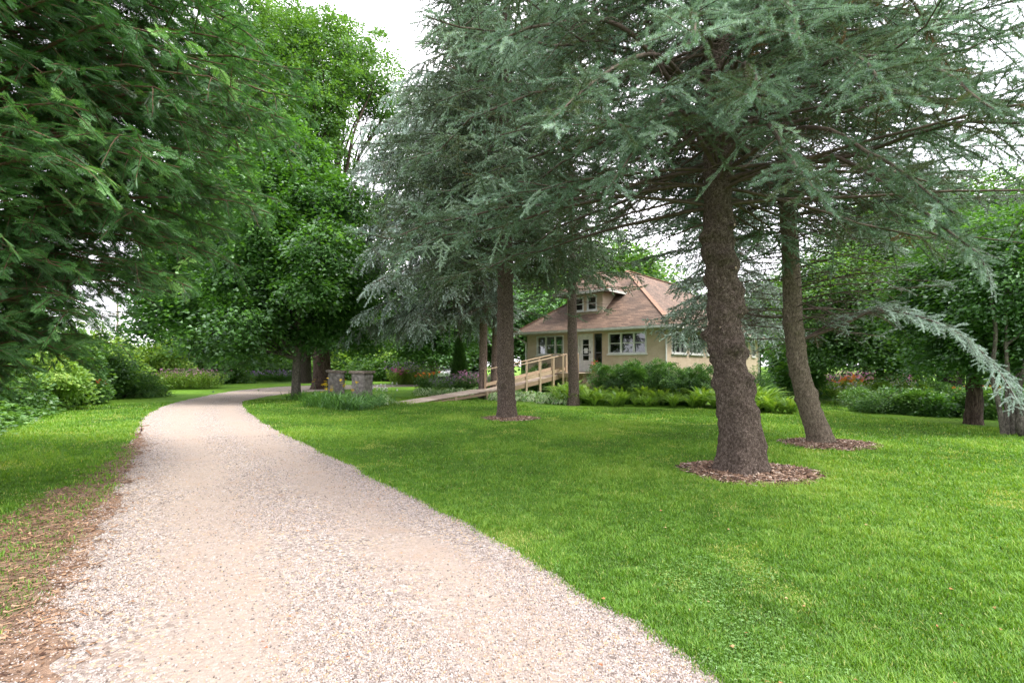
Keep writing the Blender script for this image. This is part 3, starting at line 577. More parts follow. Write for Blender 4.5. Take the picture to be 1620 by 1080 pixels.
# A: the big near spruce with the knobbly trunk
pathA = [(0, 0, -0.1), (0.02, 0, 0.5), (-0.13, 0, 1.4), (-0.24, 0.02, 2.4), (-0.31, 0, 3.4), (-0.34, 0, 4.6), (-0.34, 0, 7), (-0.35, 0, 13)]
radA = [0.315, 0.28, 0.228, 0.21, 0.20, 0.185, 0.15, 0.03]
kr = np.random.default_rng(5); knA = []
for z in (1.0, 1.4, 1.8, 2.1, 2.45, 2.8, 3.15, 3.5, 3.85):
    for k in range(7): knA.append((z + kr.normal() * 0.07, kr.random() * 6.28, kr.uniform(0.05, 0.09)))
knA += [(1.28, -0.15, 0.13), (1.9, -1.2, 0.09), (1.88, -1.75, 0.09), (2.35, -2.2, 0.09), (2.62, -0.2, 0.13), (3.1, 0.1, 0.12), (3.25, -3.0, 0.1), (2.0, 2.9, 0.08)]
def setA1(rr):
    Z, az = whorls(4.2, 8.2, 0.25, 6, rr); L = np.clip(rr.uniform(3.0, 5.0, len(Z)), 1, 5.0) * np.where(Z > 6.5, 0.9, 1)
    # the boughs that reach towards the driveway and the camera are shorter low down
    d = np.degrees(az) % 360; L = np.where((d > 190) & (d < 275) & (Z < 5.4), L * 0.8, L)
    low = (Z < 5.2) & ((d < 40) | (d > 285)); fs = np.where(Z < 5.0, 0.42, 0.30)
    return Z, az, L, dict(protos=BR_A, sec_sp=0.105, fs=fs, sec_k=0.25, sec_min=0.2, ter_sp=0.064, ter_len=0.165, ter_ang=54, base_t=0.47, bare=0.8, hang=0.03, sec_droop=0.15, ter_droop=0.06, vs=.5), dict(wander=.06, pitch=np.where(low, -0.02, 0.06), drop=0.36, lift=0.16)
def setA2(rr):
    Z, az = whorls(8.3, 13, 0.5, 6, rr); L = np.clip(4.3 * (13.4 - Z) / 5.2, 0.4, 4.3)
    return Z, az, L, dict(protos=BR_C, sec_sp=0.14, fs=0.15, sec_k=0.3, sec_min=0.2, ter_sp=0.1, ter_len=0.25, bare=0.3), dict(pitch=0.1, drop=0.2, lift=0.15)
def setA0(rr):                       # bare limbs under the crown
    az = np.array([R(178), R(5), R(25), R(100), R(150), R(-40), R(60), R(200), R(330)]); Z = np.array([3.95, 3.98, 4.1, 3.75, 4.1, 4.25, 4.0, 4.2, 4.3]); L = np.array([3.6, 4.8, 3.9, 2.6, 3.2, 3.6, 3.4, 2.5, 4.2])
    return Z, az, L, dict(protos=BR_A, sec_sp=0.2, fs=0.72, sec_k=0.25, ter_sp=0.07, ter_len=0.13, base_t=0.5, bare=1.0), dict(pitch=0.13, drop=0.25, lift=0.1)
pA = np.array(pathA); 
spruce('spruce', 'big near blue spruce with a thick knobbly brown trunk in a ring of wood chips', 'blue spruces on the front lawn', (TA[0], TA[1], 0), pathA, radA, M['spruce_bark'], M['blue'], 101, 13,
       [setA1, setA2, setA0], dict(rings=620, sides=180, knots=knA, rough=0.035, flare=0.50, flare_h=0.85, seed=3, nsc=16))
def surf_pt(path, radii, z, az, out=0.0):
    p = np.asarray(path, float); x, y, r_ = (np.interp(z, p[:, 2], c) for c in (p[:, 0], p[:, 1], np.asarray(radii, float))); return A(x + (r_ + out) * math.cos(az), y + (r_ + out) * math.sin(az), z)
M['sawn'] = surf('sawn_wood', [(0.3, (0.20, 0.145, 0.105)), (0.7, (0.36, 0.28, 0.22))], 30, .9)
for z, az, r_ in ((3.62, -1.05, .026), (3.0, -1.15, .028), (2.72, -1.9, .013), (2.35, -0.9, .014), (2.15, -2.2, .016)):
    q = Acc(); a_, b_ = surf_pt(pathA, radA, z, az, -.05), surf_pt(pathA, radA, z, az, .075); e_ = b_ + (b_ - a_) * .02; q.tubes(np.array([a_, b_, b_ + (b_ - a_) * .01]), np.array([r_ * 1.5, r_ * 1.15, r_ * .75]), 12); q.tubes(np.array([b_, e_]), np.array([r_ * .95, .002]), 12, mat=1)
    q.build('branch_stub', [M['spruce_bark'], M['sawn']], bpy.data.objects['spruce'])
BR_N = [brush(110, 0.22, 0.034, 50 + k, 64) for k in range(4)]
spA = bpy.data.objects['spruce']; rr = np.random.default_rng(177); fa, ba = Acc(), Acc()
def limb(pts, r0, kw, org):
    P = catmull(np.array(pts) - org, 6)[None]; P = P + np.cumsum(rr.normal(size=P.shape) * .008, 1); L = np.array([np.linalg.norm(np.diff(P[0], axis=0), axis=1).sum()])
    ba.tubes(P, np.linspace(r0, r0 * 0.2, P.shape[1])[None], 8, 0.6); foliate(fa, ba, P, L, rr, **kw)
nk = lambda fs, t=.52: dict(protos=BR_N, sec_sp=0.10, fs=fs, ss=0.25, sec_k=0.13, sec_min=0.18, sec_max=.52, sec_droop=.12, ter_sp=0.065, ter_len=0.135, ter_ang=54, base_t=t, bare=.6, ter_droop=.05, vs=.5)
o3 = A(TA[0], TA[1], 0); tk = lambda z: A(TA[0] - .33, TA[1], z)
for z, q, fs in ((4.6, ((1165, 120, 5.6), (1190, 130, 4.5), (1180, 170, 3.5)), .45), (5.0, ((1120, 40, 5.4), (1100, 20, 4.2), (1090, 70, 3.3)), .45), (4.5, ((1200, 190, 5.8), (1250, 240, 4.6), (1290, 300, 3.9)), .5), (4.9, ((1250, 90, 5.6), (1340, 80, 4.2), (1410, 150, 3.5)), .45),
                 (4.4, ((1270, 200, 6.0), (1400, 250, 4.9), (1510, 330, 4.3)), .5), (4.8, ((1290, 110, 5.8), (1450, 110, 4.6), (1570, 190, 4.0)), .45), (4.5, ((1080, 180, 6.0), (1020, 220, 5.2), (960, 300, 4.8)), .5), (4.9, ((1060, 90, 5.6), (960, 110, 4.5), (880, 180, 3.9)), .45), (4.3, ((1300, 250, 6.3), (1440, 330, 5.4), (1560, 420, 4.9)), .55), (5.3, ((1190, 20, 5.4), (1240, -20, 4.2), (1270, 40, 3.4)), .45), (4.7, ((1080, 150, 6.3), (1050, 160, 5.5), (1010, 210, 4.9)), .5), (4.7, ((1000, 60, 5.9), (850, 40, 4.9), (740, 90, 4.6)), .5)):
    limb([tk(z)] + [at(*k) for k in q], .035, nk(fs), o3)
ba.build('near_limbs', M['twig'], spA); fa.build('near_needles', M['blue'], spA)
# B: leaning spruce
pathB = [(0.02, 0, -0.1), (-0.08, 0, 0.25), (-0.30, 0.02, 0.85), (-0.50, 0, 1.6), (-0.60, 0, 2.4), (-0.63, 0, 3.4), (-0.70, 0, 4.6), (-0.8, 0, 6.5), (-0.9, 0, 12)]
radB = [0.25, 0.235, 0.20, 0.185, 0.178, 0.165, 0.145, 0.11, 0.02]
knB = [(kr.uniform(0.6, 5), kr.random() * 6.28, kr.uniform(0.025, 0.05)) for _ in range(70)] + [(1.05, -0.1, 0.09)]
def setB0(rr):
    Z, az = whorls(2.2, 5.2, 0.28, 6, rr); L = rr.uniform(1.4, 2.9, len(Z)); k = away(az, 200, 250); Z, az, L = Z[k], az[k], L[k]
    return Z, az, L, dict(protos=BR_B, sec_sp=0.16, fs=0.86, sec_k=0.3, ter_sp=0.1, ter_len=0.15, bare=1.0, thick=0.75), dict(pitch=0.18, drop=0.3, lift=0.1)
def setB1(rr):
    Z, az = whorls(4.6, 8.5, 0.3, 6, rr); L = rr.uniform(2.6, 3.8, len(Z))
    return Z, az, L, dict(protos=BR_B, sec_sp=0.085, fs=0.4, sec_k=0.28, ter_sp=0.065, ter_len=0.17, base_t=0.5, bare=0.5), dict(pitch=0.1, drop=0.3, lift=0.15)
def setB2(rr):
    Z, az = whorls(8.8, 12, 0.5, 6, rr); L = np.clip(3.4 * (12.3 - Z) / 3.8, 0.3, 3.4)
    return Z, az, L, dict(protos=BR_C, sec_sp=0.25, fs=0.15, sec_k=0.3, sec_min=0.2, ter_sp=0.15, ter_len=0.25, bare=0.2), dict(pitch=0.1, drop=0.2, lift=0.15)
spB = spruce('spruce', 'slender blue spruce with a leaning trunk to the right of the thick spruce', 'blue spruces on the front lawn', (TB[0], TB[1], 0), pathB, radB, M['spruce_bark_b'], M['silver'], 102, 12,
       [setB0, setB1, setB2], dict(rings=420, sides=96, knots=knB, rough=0.015, flare=0.3, flare_h=0.4, seed=4, nsc=20))
# its long low bough arching down to the right, and the drooping tip above it
rr = np.random.default_rng(77); fa, ba = Acc(), Acc()
def bough(pts, r0, kw):
    P = np.array(pts)[None] - np.r_[TB, 0]; P = catmull(P[0], 6)[None]; L = np.array([np.linalg.norm(np.diff(P[0], axis=0), axis=1).sum()])
    ba.tubes(P, np.linspace(r0, r0 * 0.2, P.shape[1])[None], 8, 0.6); foliate(fa, ba, P, L, rr, **kw)
bough([at(1272, 536, 10.2), at(1330, 515, 9.9), at(1385, 492, 9.6), at(1450, 500, 9.2), at(1520, 530, 8.8), at(1575, 580, 8.5), at(1612, 640, 8.2)], 0.035,
      dict(protos=BR_A, sec_sp=0.04, fs=0.34, ss=0.25, sec_k=0.10, sec_min=0.26, sec_max=0.85, sec_droop=0.25, ter_sp=0.05, ter_len=0.13, base_t=0.74, bare=0.8))
bough([at(1272, 536, 10.2), at(1330, 505, 10.0), at(1390, 488, 9.8), at(1455, 492, 9.6)], 0.025,
      dict(protos=BR_A, sec_sp=0.04, fs=0.12, ss=0.08, sec_k=0.16, sec_min=0.26, ter_sp=0.05, ter_len=0.13, base_t=0.68, bare=0.8))
bough([at(1258, 300, 10.1), at(1340, 310, 9.6), at(1420, 345, 9.2), at(1500, 380, 9.0), at(1545, 400, 8.9), at(1570, 450, 8.8)], 0.04,
      dict(protos=BR_A, sec_sp=0.07, fs=0.6, ss=0.2, sec_k=0.14, sec_min=0.2, ter_sp=0.065, ter_len=0.13, base_t=0.65, bare=1.0, hang=0.1))
bough([at(1262, 500, 10.2), at(1200, 500, 10.6), at(1120, 480, 11.2), at(1060, 500, 12)], 0.03,
      dict(protos=BR_B, sec_sp=0.1, fs=0.55, ss=0.2, sec_k=0.16, sec_min=0.2, ter_sp=0.08, ter_len=0.14, base_t=0.5, bare=1.0, hang=0.1))
ba.build('bough', M['twig'], spB); fa.build('drooping_needles', M['silver'], spB)

# C: middle spruce beside the ramp
pathC = [(0.02, 0, -0.1), (0, 0, 0.5), (-0.02, 0, 2), (-0.04, 0, 5), (0, 0, 9), (0, 0, 17)]
knC = [(kr.uniform(0.5, 6), kr.random() * 6.28, kr.uniform(0.03, 0.06)) for _ in range(90)]
def setC1(rr):
    Z, az = whorls(4.7, 13.2, 0.32, 6, rr); L = rr.uniform(2.9, 4.1, len(Z)) * np.interp(Z, [4.7, 5.4, 9, 13.2], [0.8, 1, 1, 0.55])
    return Z, az, L, dict(protos=BR_B, sec_sp=0.12, fs=0.25, sec_k=0.27, sec_min=0.28, ter_sp=0.075, ter_len=0.21, ter_ang=52, base_t=0.46, bare=0.5, hang=0.08, sec_droop=0.3, ter_droop=0.2, vs=.5), dict(pitch=0.05, drop=0.42, lift=0.2)
def setC2(rr):
    Z, az = whorls(13.5, 17, 0.5, 6, rr); L = np.clip(2.8 * (17.3 - Z) / 3.8, 0.3, 3)
    return Z, az, L, dict(protos=BR_C, sec_sp=0.25, fs=0.15, sec_k=0.3, sec_min=0.2, ter_sp=0.16, ter_len=0.26, bare=0.2), dict(pitch=0.1, drop=0.2, lift=0.15)
def setC0(rr):
    Z, az = whorls(3.3, 4.6, 0.4, 4, rr); L = rr.uniform(0.5, 2.4, len(Z))
    return Z, az, L, dict(protos=BR_B, sec_sp=0.22, fs=0.75, sec_k=0.28, ter_sp=0.12, ter_len=0.17, bare=1.0, thick=0.6, base_t=0.5), dict(pitch=-0.05, drop=0.3, lift=0.1)
spruce('spruce', 'dense dark spruce with a straight trunk standing before the lower end of the wooden ramp', 'blue spruces on the front lawn', (TC[0], TC[1], 0), pathC, [0.30, 0.27, 0.245, 0.22, 0.17, 0.03], M['spruce_bark'], M['green_spruce'], 103, 17,
       [setC1, setC2, setC0], dict(rings=420, sides=90, knots=knC, rough=0.022, flare=0.28, flare_h=0.4, seed=5, nsc=14))

# D: thin spruce in front of the house door
bD = at(907, 640, 20.3); bD[2] = 0
def setD1(rr):
    Z, az = whorls(5.3, 11, 0.42, 6, rr); L = rr.uniform(2.0, 3.1, len(Z))
    return Z, az, L, dict(protos=BR_C, sec_sp=0.15, fs=0.38, sec_k=0.28, sec_min=0.2, ter_sp=0.11, ter_len=0.24, base_t=0.4, bare=0.8, hang=0.08), dict(pitch=0.12, drop=0.35, lift=0.15)
def setD0(rr):
    Z, az = whorls(4.2, 5.6, 0.35, 5, rr); L = rr.uniform(1.2, 3.0, len(Z))
    return Z, az, L, dict(protos=BR_C, sec_sp=0.25, fs=0.6, sec_k=0.3, ter_sp=0.18, ter_len=0.22, bare=1.0, thick=0.8), dict(pitch=0.1, drop=0.3, lift=0.1)
spruce('spruce', 'thin spruce with a slim dark trunk right in front of the house door', 'blue spruces on the front lawn', bD, [(0, 0, -0.1), (0.02, 0, 0.5), (-0.05, 0, 3), (-0.05, 0, 6), (-0.1, 0, 12)], [0.25, 0.215, 0.19, 0.15, 0.03], M['spruce_bark'], M['green_spruce'], 104, 12,
       [setD1, setD0], dict(rings=150, sides=32, rough=0.02, flare=0.2, seed=6, nsc=10))

# E: tall silver spruces by the ramp
bE = at(764, 630, 25.4); bE[2] = 0
def setE1(rr):
    Z, az = whorls(4.1, 19.5, 0.50, 6, rr); L = rr.uniform(0.8, 1.1, len(Z)) * np.interp(Z, [4.1, 8, 12, 16, 20], [6.8, 7.1, 7.0, 4.6, 1.8])
    d = np.degrees(az) % 360; L = np.where((d < 75) | (d > 285), L * 0.55, L); L = np.where((Z < 7.5) & ((d < 130) | (d > 250)), L * .5, L)
    return Z, az, L, dict(protos=BR_C, sec_sp=0.15, fs=0.22, sec_k=0.23, sec_min=0.4, sec_max=1.7, ter_sp=0.09, ter_len=0.31, base_t=0.52, bare=0.3, hang=0.25, sec_droop=0.5, ter_droop=0.45, rad0=0.012, vs=.3), dict(pitch=0.08, drop=0.55, lift=0.22)
spruce('spruce', 'tall silver spruce with drooping boughs behind the ramp railing', 'silver spruces behind the ramp', bE, [(0, 0, -0.1), (0, 0, 0.5), (0.05, 0, 6), (0, 0, 12), (0, 0, 22)], [0.26, 0.21, 0.175, 0.15, 0.03], M['spruce_far'], M['silver'], 105, 22,
       [setE1], dict(rings=160, sides=28, rough=0.02, flare=0.15, seed=7, nsc=9))
bE2 = at(782, 628, 26.6); bE2[2] = 0
def setE2(rr):
    Z, az = whorls(7, 17, 0.6, 6, rr); L = rr.uniform(0.8, 1.1, len(Z)) * np.interp(Z, [7, 17], [3.4, 1.5])
    return Z, az, L, dict(protos=BR_D, sec_sp=0.25, fs=0.3, sec_k=0.25, sec_min=0.3, ter_sp=0.15, ter_len=0.34, base_t=0.4, bare=0.3, hang=0.2), dict(pitch=0.08, drop=0.4, lift=0.2)
spruce('spruce', 'spruce with a smooth pale brown trunk, half hidden behind the knotty trunk beside it', 'silver spruces behind the ramp', bE2, [(0, 0, -0.1), (0, 0, 0.5), (0.1, 0, 4), (0.1, 0, 17.5)], [0.27, 0.22, 0.18, 0.03], M['spruce_far'], M['green_spruce'], 106, 18,
       [setE2], dict(rings=120, sides=24, rough=0.02, flare=0.2, seed=8, nsc=6))
# F: small spruce hiding behind the thick trunk
bF = at(1143, 640, 17.2); bF[2] = 0
def setF(rr):
    Z, az = whorls(3.0, 9.5, 0.36, 6, rr); L = rr.uniform(0.8, 1.1, len(Z)) * np.interp(Z, [3.0, 9.5], [2.5, 0.8])
    return Z, az, L, dict(protos=BR_C, sec_sp=0.12, fs=0.3, sec_k=0.28, sec_min=0.25, ter_sp=0.09, ter_len=0.2, base_t=0.5, bare=0.7, hang=0.18, sec_droop=0.5), dict(pitch=0.05, drop=0.5, lift=0.25)
spruce('spruce', 'smaller silver spruce mostly hidden behind the thick knobbly trunk near the house corner', 'blue spruces on the front lawn', bF, [(0, 0, -0.1), (0, 0, 4), (0, 0, 10)], [0.16, 0.12, 0.02], M['spruce_bark'], M['silver'], 107, 10,
       [setF], dict(rings=60, sides=20, rough=0.01, flare=0.1, seed=9, nsc=9))

# arborvitae overhanging the left edge of the driveway
FANS = [fan(k) for k in range(4)]
bL = A(-7.3, 6.0, 0); rr = np.random.default_rng(201)
cd = empty('arborvitae', 'huge dark arborvitae overhanging the left side of the gravel driveway', 'arborvitae', bL)
def env(z): return np.interp(z, [1.2, 1.9, 2.5, 3.1, 3.8, 5.2, 7.0, 9.5, 12.5], [1.5, 2.5, 3.2, 4.0, 4.7, 4.9, 4.6, 3.0, 0.3])
def cedar_prims(n, zlo, zhi, azlo, azhi):
    zt = rr.uniform(zlo, zhi, n); az = rr.uniform(R(azlo), R(azhi), n); f = rr.uniform(0.62, 1.0, n) ** 0.6; far = np.clip(np.degrees(az) / 60 + .2, 0, 1) * (np.degrees(az) < 120); L = env(zt - 0.55 * far) * f * (1 - .10 * far)
    z0 = np.clip(zt - L * rr.uniform(-0.05, 0.45, n), 0.5, 12); s = np.linspace(0, 1, 10)[None, :, None]
    tip = np.stack([np.cos(az) * L, np.sin(az) * L, zt], 1); b0 = np.c_[np.zeros(n), np.zeros(n), z0]; ctl = np.stack([np.cos(az) * L * 0.55, np.sin(az) * L * 0.55, np.maximum(zt, z0) + L * 0.18], 1)
    P = (1 - s) ** 2 * b0[:, None] + 2 * s * (1 - s) * ctl[:, None] + s ** 2 * tip[:, None]
    return P + np.cumsum(rr.normal(size=P.shape) * 0.05, 1) * s, L
fa, ba = Acc(), Acc()
P, L = cedar_prims(410, 1.3, 8.5, -115, 75)
ba.tubes(P, (0.007 + 0.0045 * L)[:, None] * np.linspace(1.2, 0.2, 10)[None], 6, rr.random(len(P)))
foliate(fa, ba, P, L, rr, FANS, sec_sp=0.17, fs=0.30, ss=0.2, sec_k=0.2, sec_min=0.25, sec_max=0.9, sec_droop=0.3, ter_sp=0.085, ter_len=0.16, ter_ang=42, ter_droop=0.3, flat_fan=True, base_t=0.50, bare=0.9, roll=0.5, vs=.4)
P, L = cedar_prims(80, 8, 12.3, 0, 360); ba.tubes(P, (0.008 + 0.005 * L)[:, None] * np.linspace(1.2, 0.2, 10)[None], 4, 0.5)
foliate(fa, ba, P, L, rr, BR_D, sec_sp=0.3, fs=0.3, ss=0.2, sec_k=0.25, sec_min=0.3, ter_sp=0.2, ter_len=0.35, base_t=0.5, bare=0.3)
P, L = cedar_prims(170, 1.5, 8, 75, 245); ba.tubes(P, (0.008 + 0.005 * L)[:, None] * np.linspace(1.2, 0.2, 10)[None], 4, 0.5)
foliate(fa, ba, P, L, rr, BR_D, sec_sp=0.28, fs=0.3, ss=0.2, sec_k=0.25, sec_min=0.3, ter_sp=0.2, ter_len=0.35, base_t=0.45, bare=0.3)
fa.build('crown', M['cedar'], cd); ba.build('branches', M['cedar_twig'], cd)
ta = Acc(); v, f = trunk_mesh([(0, 0, -0.1), (0, 0, 1), (0.1, 0, 5), (0, 0, 12)], [0.32, 0.27, 0.2, 0.03], rings=120, sides=40, rough=0.03, seed=2); ta.add(v, f, 0.5, 0, True)
ta.build('trunk', M['spruce_far'], cd)

# ------------------------------------------------------------------ broadleaf trees
def crown_leaves(fa, lobes, n, rr, proto, size, clumps, cs, base_t=0.5, lo=0.45, up=0.7, droop=0.35):
    lobes = np.asarray(lobes, float); vol = (lobes[:, 3] * lobes[:, 4] * lobes[:, 5]) ** (2 / 3); w = vol / vol.sum()
    li = rr.choice(len(lobes), clumps, p=w); u = rand_unit(clumps, rr); f = lo + (1.22 - lo) * rr.random(clumps) ** 0.85
    cen = lobes[li, :3] + u * f[:, None] * lobes[li, 3:6]; per = max(1, n // clumps)
    ci = np.repeat(np.arange(clumps), per); N = len(ci)
    sc_ = cs * rr.uniform(0.6, 1.3, clumps)[ci][:, None]
    off = np.clip(rr.normal(size=(N, 3)), -1.9, 1.9) * sc_ * A(1, 1, 0.42); pos = cen[ci] + off; pos[:, 2] -= droop * (off[:, 0] ** 2 + off[:, 1] ** 2) / np.maximum(sc_[:, 0], 0.05)
    nr = nrm(u[ci] * 0.45 + UP * up + rr.normal(size=(N, 3)) * 0.42); d = nrm(off * A(1, 1, 0.2) + u[ci] * 0.2 - UP * 0.25 * cs + rr.normal(size=(N, 3)) * 0.3 * cs)
    ti = base_t + rr.normal(size=clumps)[ci] * 0.17 + rr.normal(size=N) * 0.12
    fa.inst(proto, pos, rot_from(d, nr), size * rr.uniform(0.65, 1.25, N), ti)
    return cen, li
def limbs(ba, path, radii, lobes, cen, li, rr, r0=0.12, twigs=25, start=0.3):
    path = np.asarray(path, float); zt = path[-1, 2]
    for k, lb in enumerate(lobes):
        c = np.array(lb[:3], float); z0 = np.clip(c[2] - np.hypot(c[0], c[1]) * rr.uniform(0.5, 0.9), path[0, 2] + (zt - path[0, 2]) * start, zt)
        b = A(np.interp(z0, path[:, 2], path[:, 0]), np.interp(z0, path[:, 2], path[:, 1]), z0); s = np.linspace(0, 1, 8)[:, None]
        ctl = b + (c - b) * A(0.35, 0.35, 0.62); P = (1 - s) ** 2 * b + 2 * s * (1 - s) * ctl + s ** 2 * c + rr.normal(size=(8, 3)) * 0.06 * s * (1 - s) * np.linalg.norm(c - b)
        rl = r0 * rr.uniform(0.6, 1.0); ba.tubes(P, np.linspace(rl, rl * 0.35, 8), 7, 0.5)
        w = np.where(li == k)[0][:twigs]
        if len(w):
            t = rr.uniform(0.45, 1, len(w)); q, T = polyeval(P[None], np.zeros(len(w), int), t); e = cen[w]; s3 = np.linspace(0, 1, 5)[None, :, None]
            m_ = q + (e - q) * 0.5 + UP * 0.08 * np.linalg.norm(e - q, axis=1)[:, None]; Q = (1 - s3) ** 2 * q[:, None] + 2 * s3 * (1 - s3) * m_[:, None] + s3 ** 2 * e[:, None]
            ba.tubes(Q, np.broadcast_to(np.linspace(rl * 0.28, rl * 0.07, 5), (len(w), 5)), 4, 0.5)
def auto_lobes(cz, rx, ry, rz, n, rr, k=0.45):
    u = rand_unit(n, rr); f = rr.uniform(0.35, 0.75, n)[:, None]; c = u * f * A(rx, ry, rz) + A(0, 0, cz); s = rr.uniform(0.75, 1.2, n)[:, None] * k * A(rx, ry, rz)
    return np.c_[c, s]
def broadleaf(name, label, cat, base, path, radii, lobes, n, leafm, bark, seed, proto=LS, size=0.12, clumps=300, cs=0.4, group=None, r0=0.12, twigs=20, tr=None, base_t=0.5, lo=0.45, start=0.3, extra=None):
    rr = np.random.default_rng(seed); o = empty(name, label, cat, base, group)
    fa, ba, ta = Acc(), Acc(), Acc()
    cen, li = crown_leaves(fa, lobes, n, rr, proto, size, clumps, cs, base_t, lo)
    limbs(ba, path, radii, lobes, cen, li, rr, r0, twigs, start)
    if extra: extra(ba, ta)
    v, f = trunk_mesh(path, radii, **(tr or dict(rings=60, sides=20, rough=0.03, flare=0.3, seed=seed, nsc=5))); ta.add(v, f, 0.5, 0, True)
    ta.build('trunk', bark, o); ba.build('branches', bark, o); fa.build('crown', leafm, o)
    return o

def LB(px, py, Y, r, base, ry=None, rz=None):      # crown lobe seen at a pixel at depth Y, radius r metres
    p = at(px, py, Y) - base; return (*p, r, ry or r, rz or r * 0.8)

# young maple by the driveway with low spreading crown
b = at(468, 633, 23.3); b[2] = 0
lob = [LB(*q, b) for q in ((460, 390, 23, 1.7), (400, 420, 22, 1.6), (345, 450, 22, 1.4), (290, 480, 22.5, 1.3), (250, 490, 23, 1.0), (225, 520, 23, 0.7), (385, 500, 21, 1.1), (320, 525, 22, 0.9), (400, 550, 22, 0.7), (345, 360, 23, 1.6), (440, 300, 23, 1.6), (520, 470, 24, 1.4), (500, 380, 21, 1.3), (545, 510, 24, 0.9), (430, 470, 25, 1.6), (375, 290, 24, 1.5), (500, 520, 23.5, 0.8), (300, 400, 24, 1.4), (480, 450, 20.5, 0.9), (570, 545, 25, 0.6), (300, 350, 24, 1.3), (410, 250, 24, 1.2), (500, 440, 22, 1.2), (560, 470, 24, 1.1), (440, 345, 22, 1.2), (260, 400, 24, 1.0), (520, 310, 23, 1.4), (470, 240, 24, 1.3), (410, 350, 21, 1.2), (550, 420, 23, 1.2), (270, 440, 23, 1.1), (355, 545, 22.5, 0.7), (330, 300, 24, 1.2), (450, 520, 24, 0.9))]
broadleaf('maple_tree', 'maple with a straight grey trunk and low dark crown beside the driveway bend', 'maple tree', b, [(0, 0, -0.1), (0.02, 0, 1.2), (0.12, 0, 3), (0.0, 0, 6.5)], [0.23, 0.185, 0.16, 0.09], lob, 150000, M['maple'], M['grey_bark'], 301, LM, 0.15, 1500, 0.42, r0=0.075, twigs=30,
          tr=dict(rings=90, sides=28, rough=0.012, flare=0.15, seed=3, nsc=9))
# the huge old maple behind it
b = at(509, 615, 34.5); b[2] = 0
lob = [LB(*q, b) for q in ((540, 90, 34, 3.0), (500, 70, 34, 2.6), (565, 75, 36, 1.8), (470, 130, 33, 3.0), (590, 130, 35, 2.2), (500, 190, 32, 2.6), (470, 240, 33, 3.0), (430, 180, 34, 2.8), (610, 180, 36, 1.8), (440, 300, 33, 3.0), (560, 440, 33, 2.8), (600, 400, 35, 2.4), (510, 420, 32, 2.8), (575, 500, 34, 2.0), (470, 470, 32, 2.4), (540, 500, 31, 1.8), (490, 340, 32, 2.4), (400, 240, 35, 2.6), (620, 250, 36, 1.6), (400, 100, 36, 2.6), (590, 530, 33, 1.2), (440, 40, 36, 2.6), (385, 440, 36, 3.0), (340, 400, 37, 2.8), (350, 150, 35, 3.0), (350, 250, 34, 3.0), (300, 320, 35, 2.8), (420, 60, 34, 2.8), (370, 50, 36, 2.8), (590, 330, 36, 2.2), (630, 330, 37, 2.0), (520, 130, 32, 2.0))]
def forks(ba, ta):
    for q in (((507, 430, 34), (525, 360, 34), (535, 290, 34), (533, 210, 34), (545, 120, 34), (550, 50, 34)), ((530, 330, 34), (548, 270, 33.5), (560, 210, 33), (590, 140, 34)), ((527, 340, 34), (512, 280, 34.5), (500, 210, 34), (480, 130, 34)), ((533, 250, 34), (520, 190, 33.6), (505, 120, 33.5)), ((538, 190, 34), (552, 150, 34.4), (575, 95, 35)), ((507, 430, 34), (480, 380, 33), (450, 320, 33), (430, 250, 34)), ((507, 430, 34.5), (550, 410, 35), (590, 380, 35.5))):
        P = catmull([at(*k) - b for k in q], 5); r_ = 0.30 if q[0][1] == 430 and q[-1][1] == 50 else 0.15; ta.tubes(P, np.linspace(r_, r_ * 0.3, len(P)), 10)
broadleaf('maple_tree', 'tall old light green maple with a massive furrowed trunk behind the stone gate piers', 'maple tree', b, [(0, 0, -0.1), (0.02, 0, 1.2), (0, 0, 4), (0, 0, 8.2)], [0.66, 0.55, 0.5, 0.36], lob, 170000, M['light_maple'], M['old_bark'], 302, LS, 0.21, 2300, 0.40, r0=0.16, twigs=16,
          tr=dict(rings=100, sides=48, rough=0.07, flare=0.35, seed=6, nsc=5, lobes=7), start=0.75, extra=forks, lo=0.35)
b = at(483, 605, 46); b[2] = 0
lob = [LB(*q, b) for q in ((483, 470, 46, 3.6), (430, 480, 47, 3.2), (380, 500, 48, 3.0), (530, 500, 47, 3.0), (460, 400, 46, 3.6), (400, 420, 48, 3.4), (560, 440, 47, 3.2), (350, 450, 50, 3.2), (520, 380, 48, 3.2), (440, 545, 47, 1.6))]
broadleaf('maple_tree', 'old maple with a dark flared trunk just behind the massive furrowed one', 'maple tree', b, [(0, 0, -0.1), (0.02, 0, 1.2), (0, 0, 9)], [0.6, 0.48, 0.3], lob, 60000, M['wood_leaves'], M['dark_bark'], 303, LS, 0.32, 700, 0.7, r0=0.15, twigs=10)
# small dark tree in the flower bed left of the ramp
b = at(685, 600, 40); b[2] = 0
lob = [LB(*q, b) for q in ((683, 520, 40, 2.6), (640, 520, 40, 2.0), (720, 520, 40, 2.2), (690, 470, 40, 2.4), (650, 470, 41, 2.2), (610, 500, 40, 1.6), (740, 480, 41, 2.4), (660, 550, 39, 1.1), (710, 550, 39, 1.2))]
broadleaf('crabapple_tree', 'small dark crabapple tree with a forked trunk in the flower bed behind the driveway', 'crabapple tree', b, [(0, 0, -0.1), (0, 0, 0.8), (-0.1, 0, 3)], [0.26, 0.2, 0.12], lob, 40000, M['maple'], M['grey_bark'], 304, LS, 0.26, 500, 0.5, r0=0.12, twigs=12)

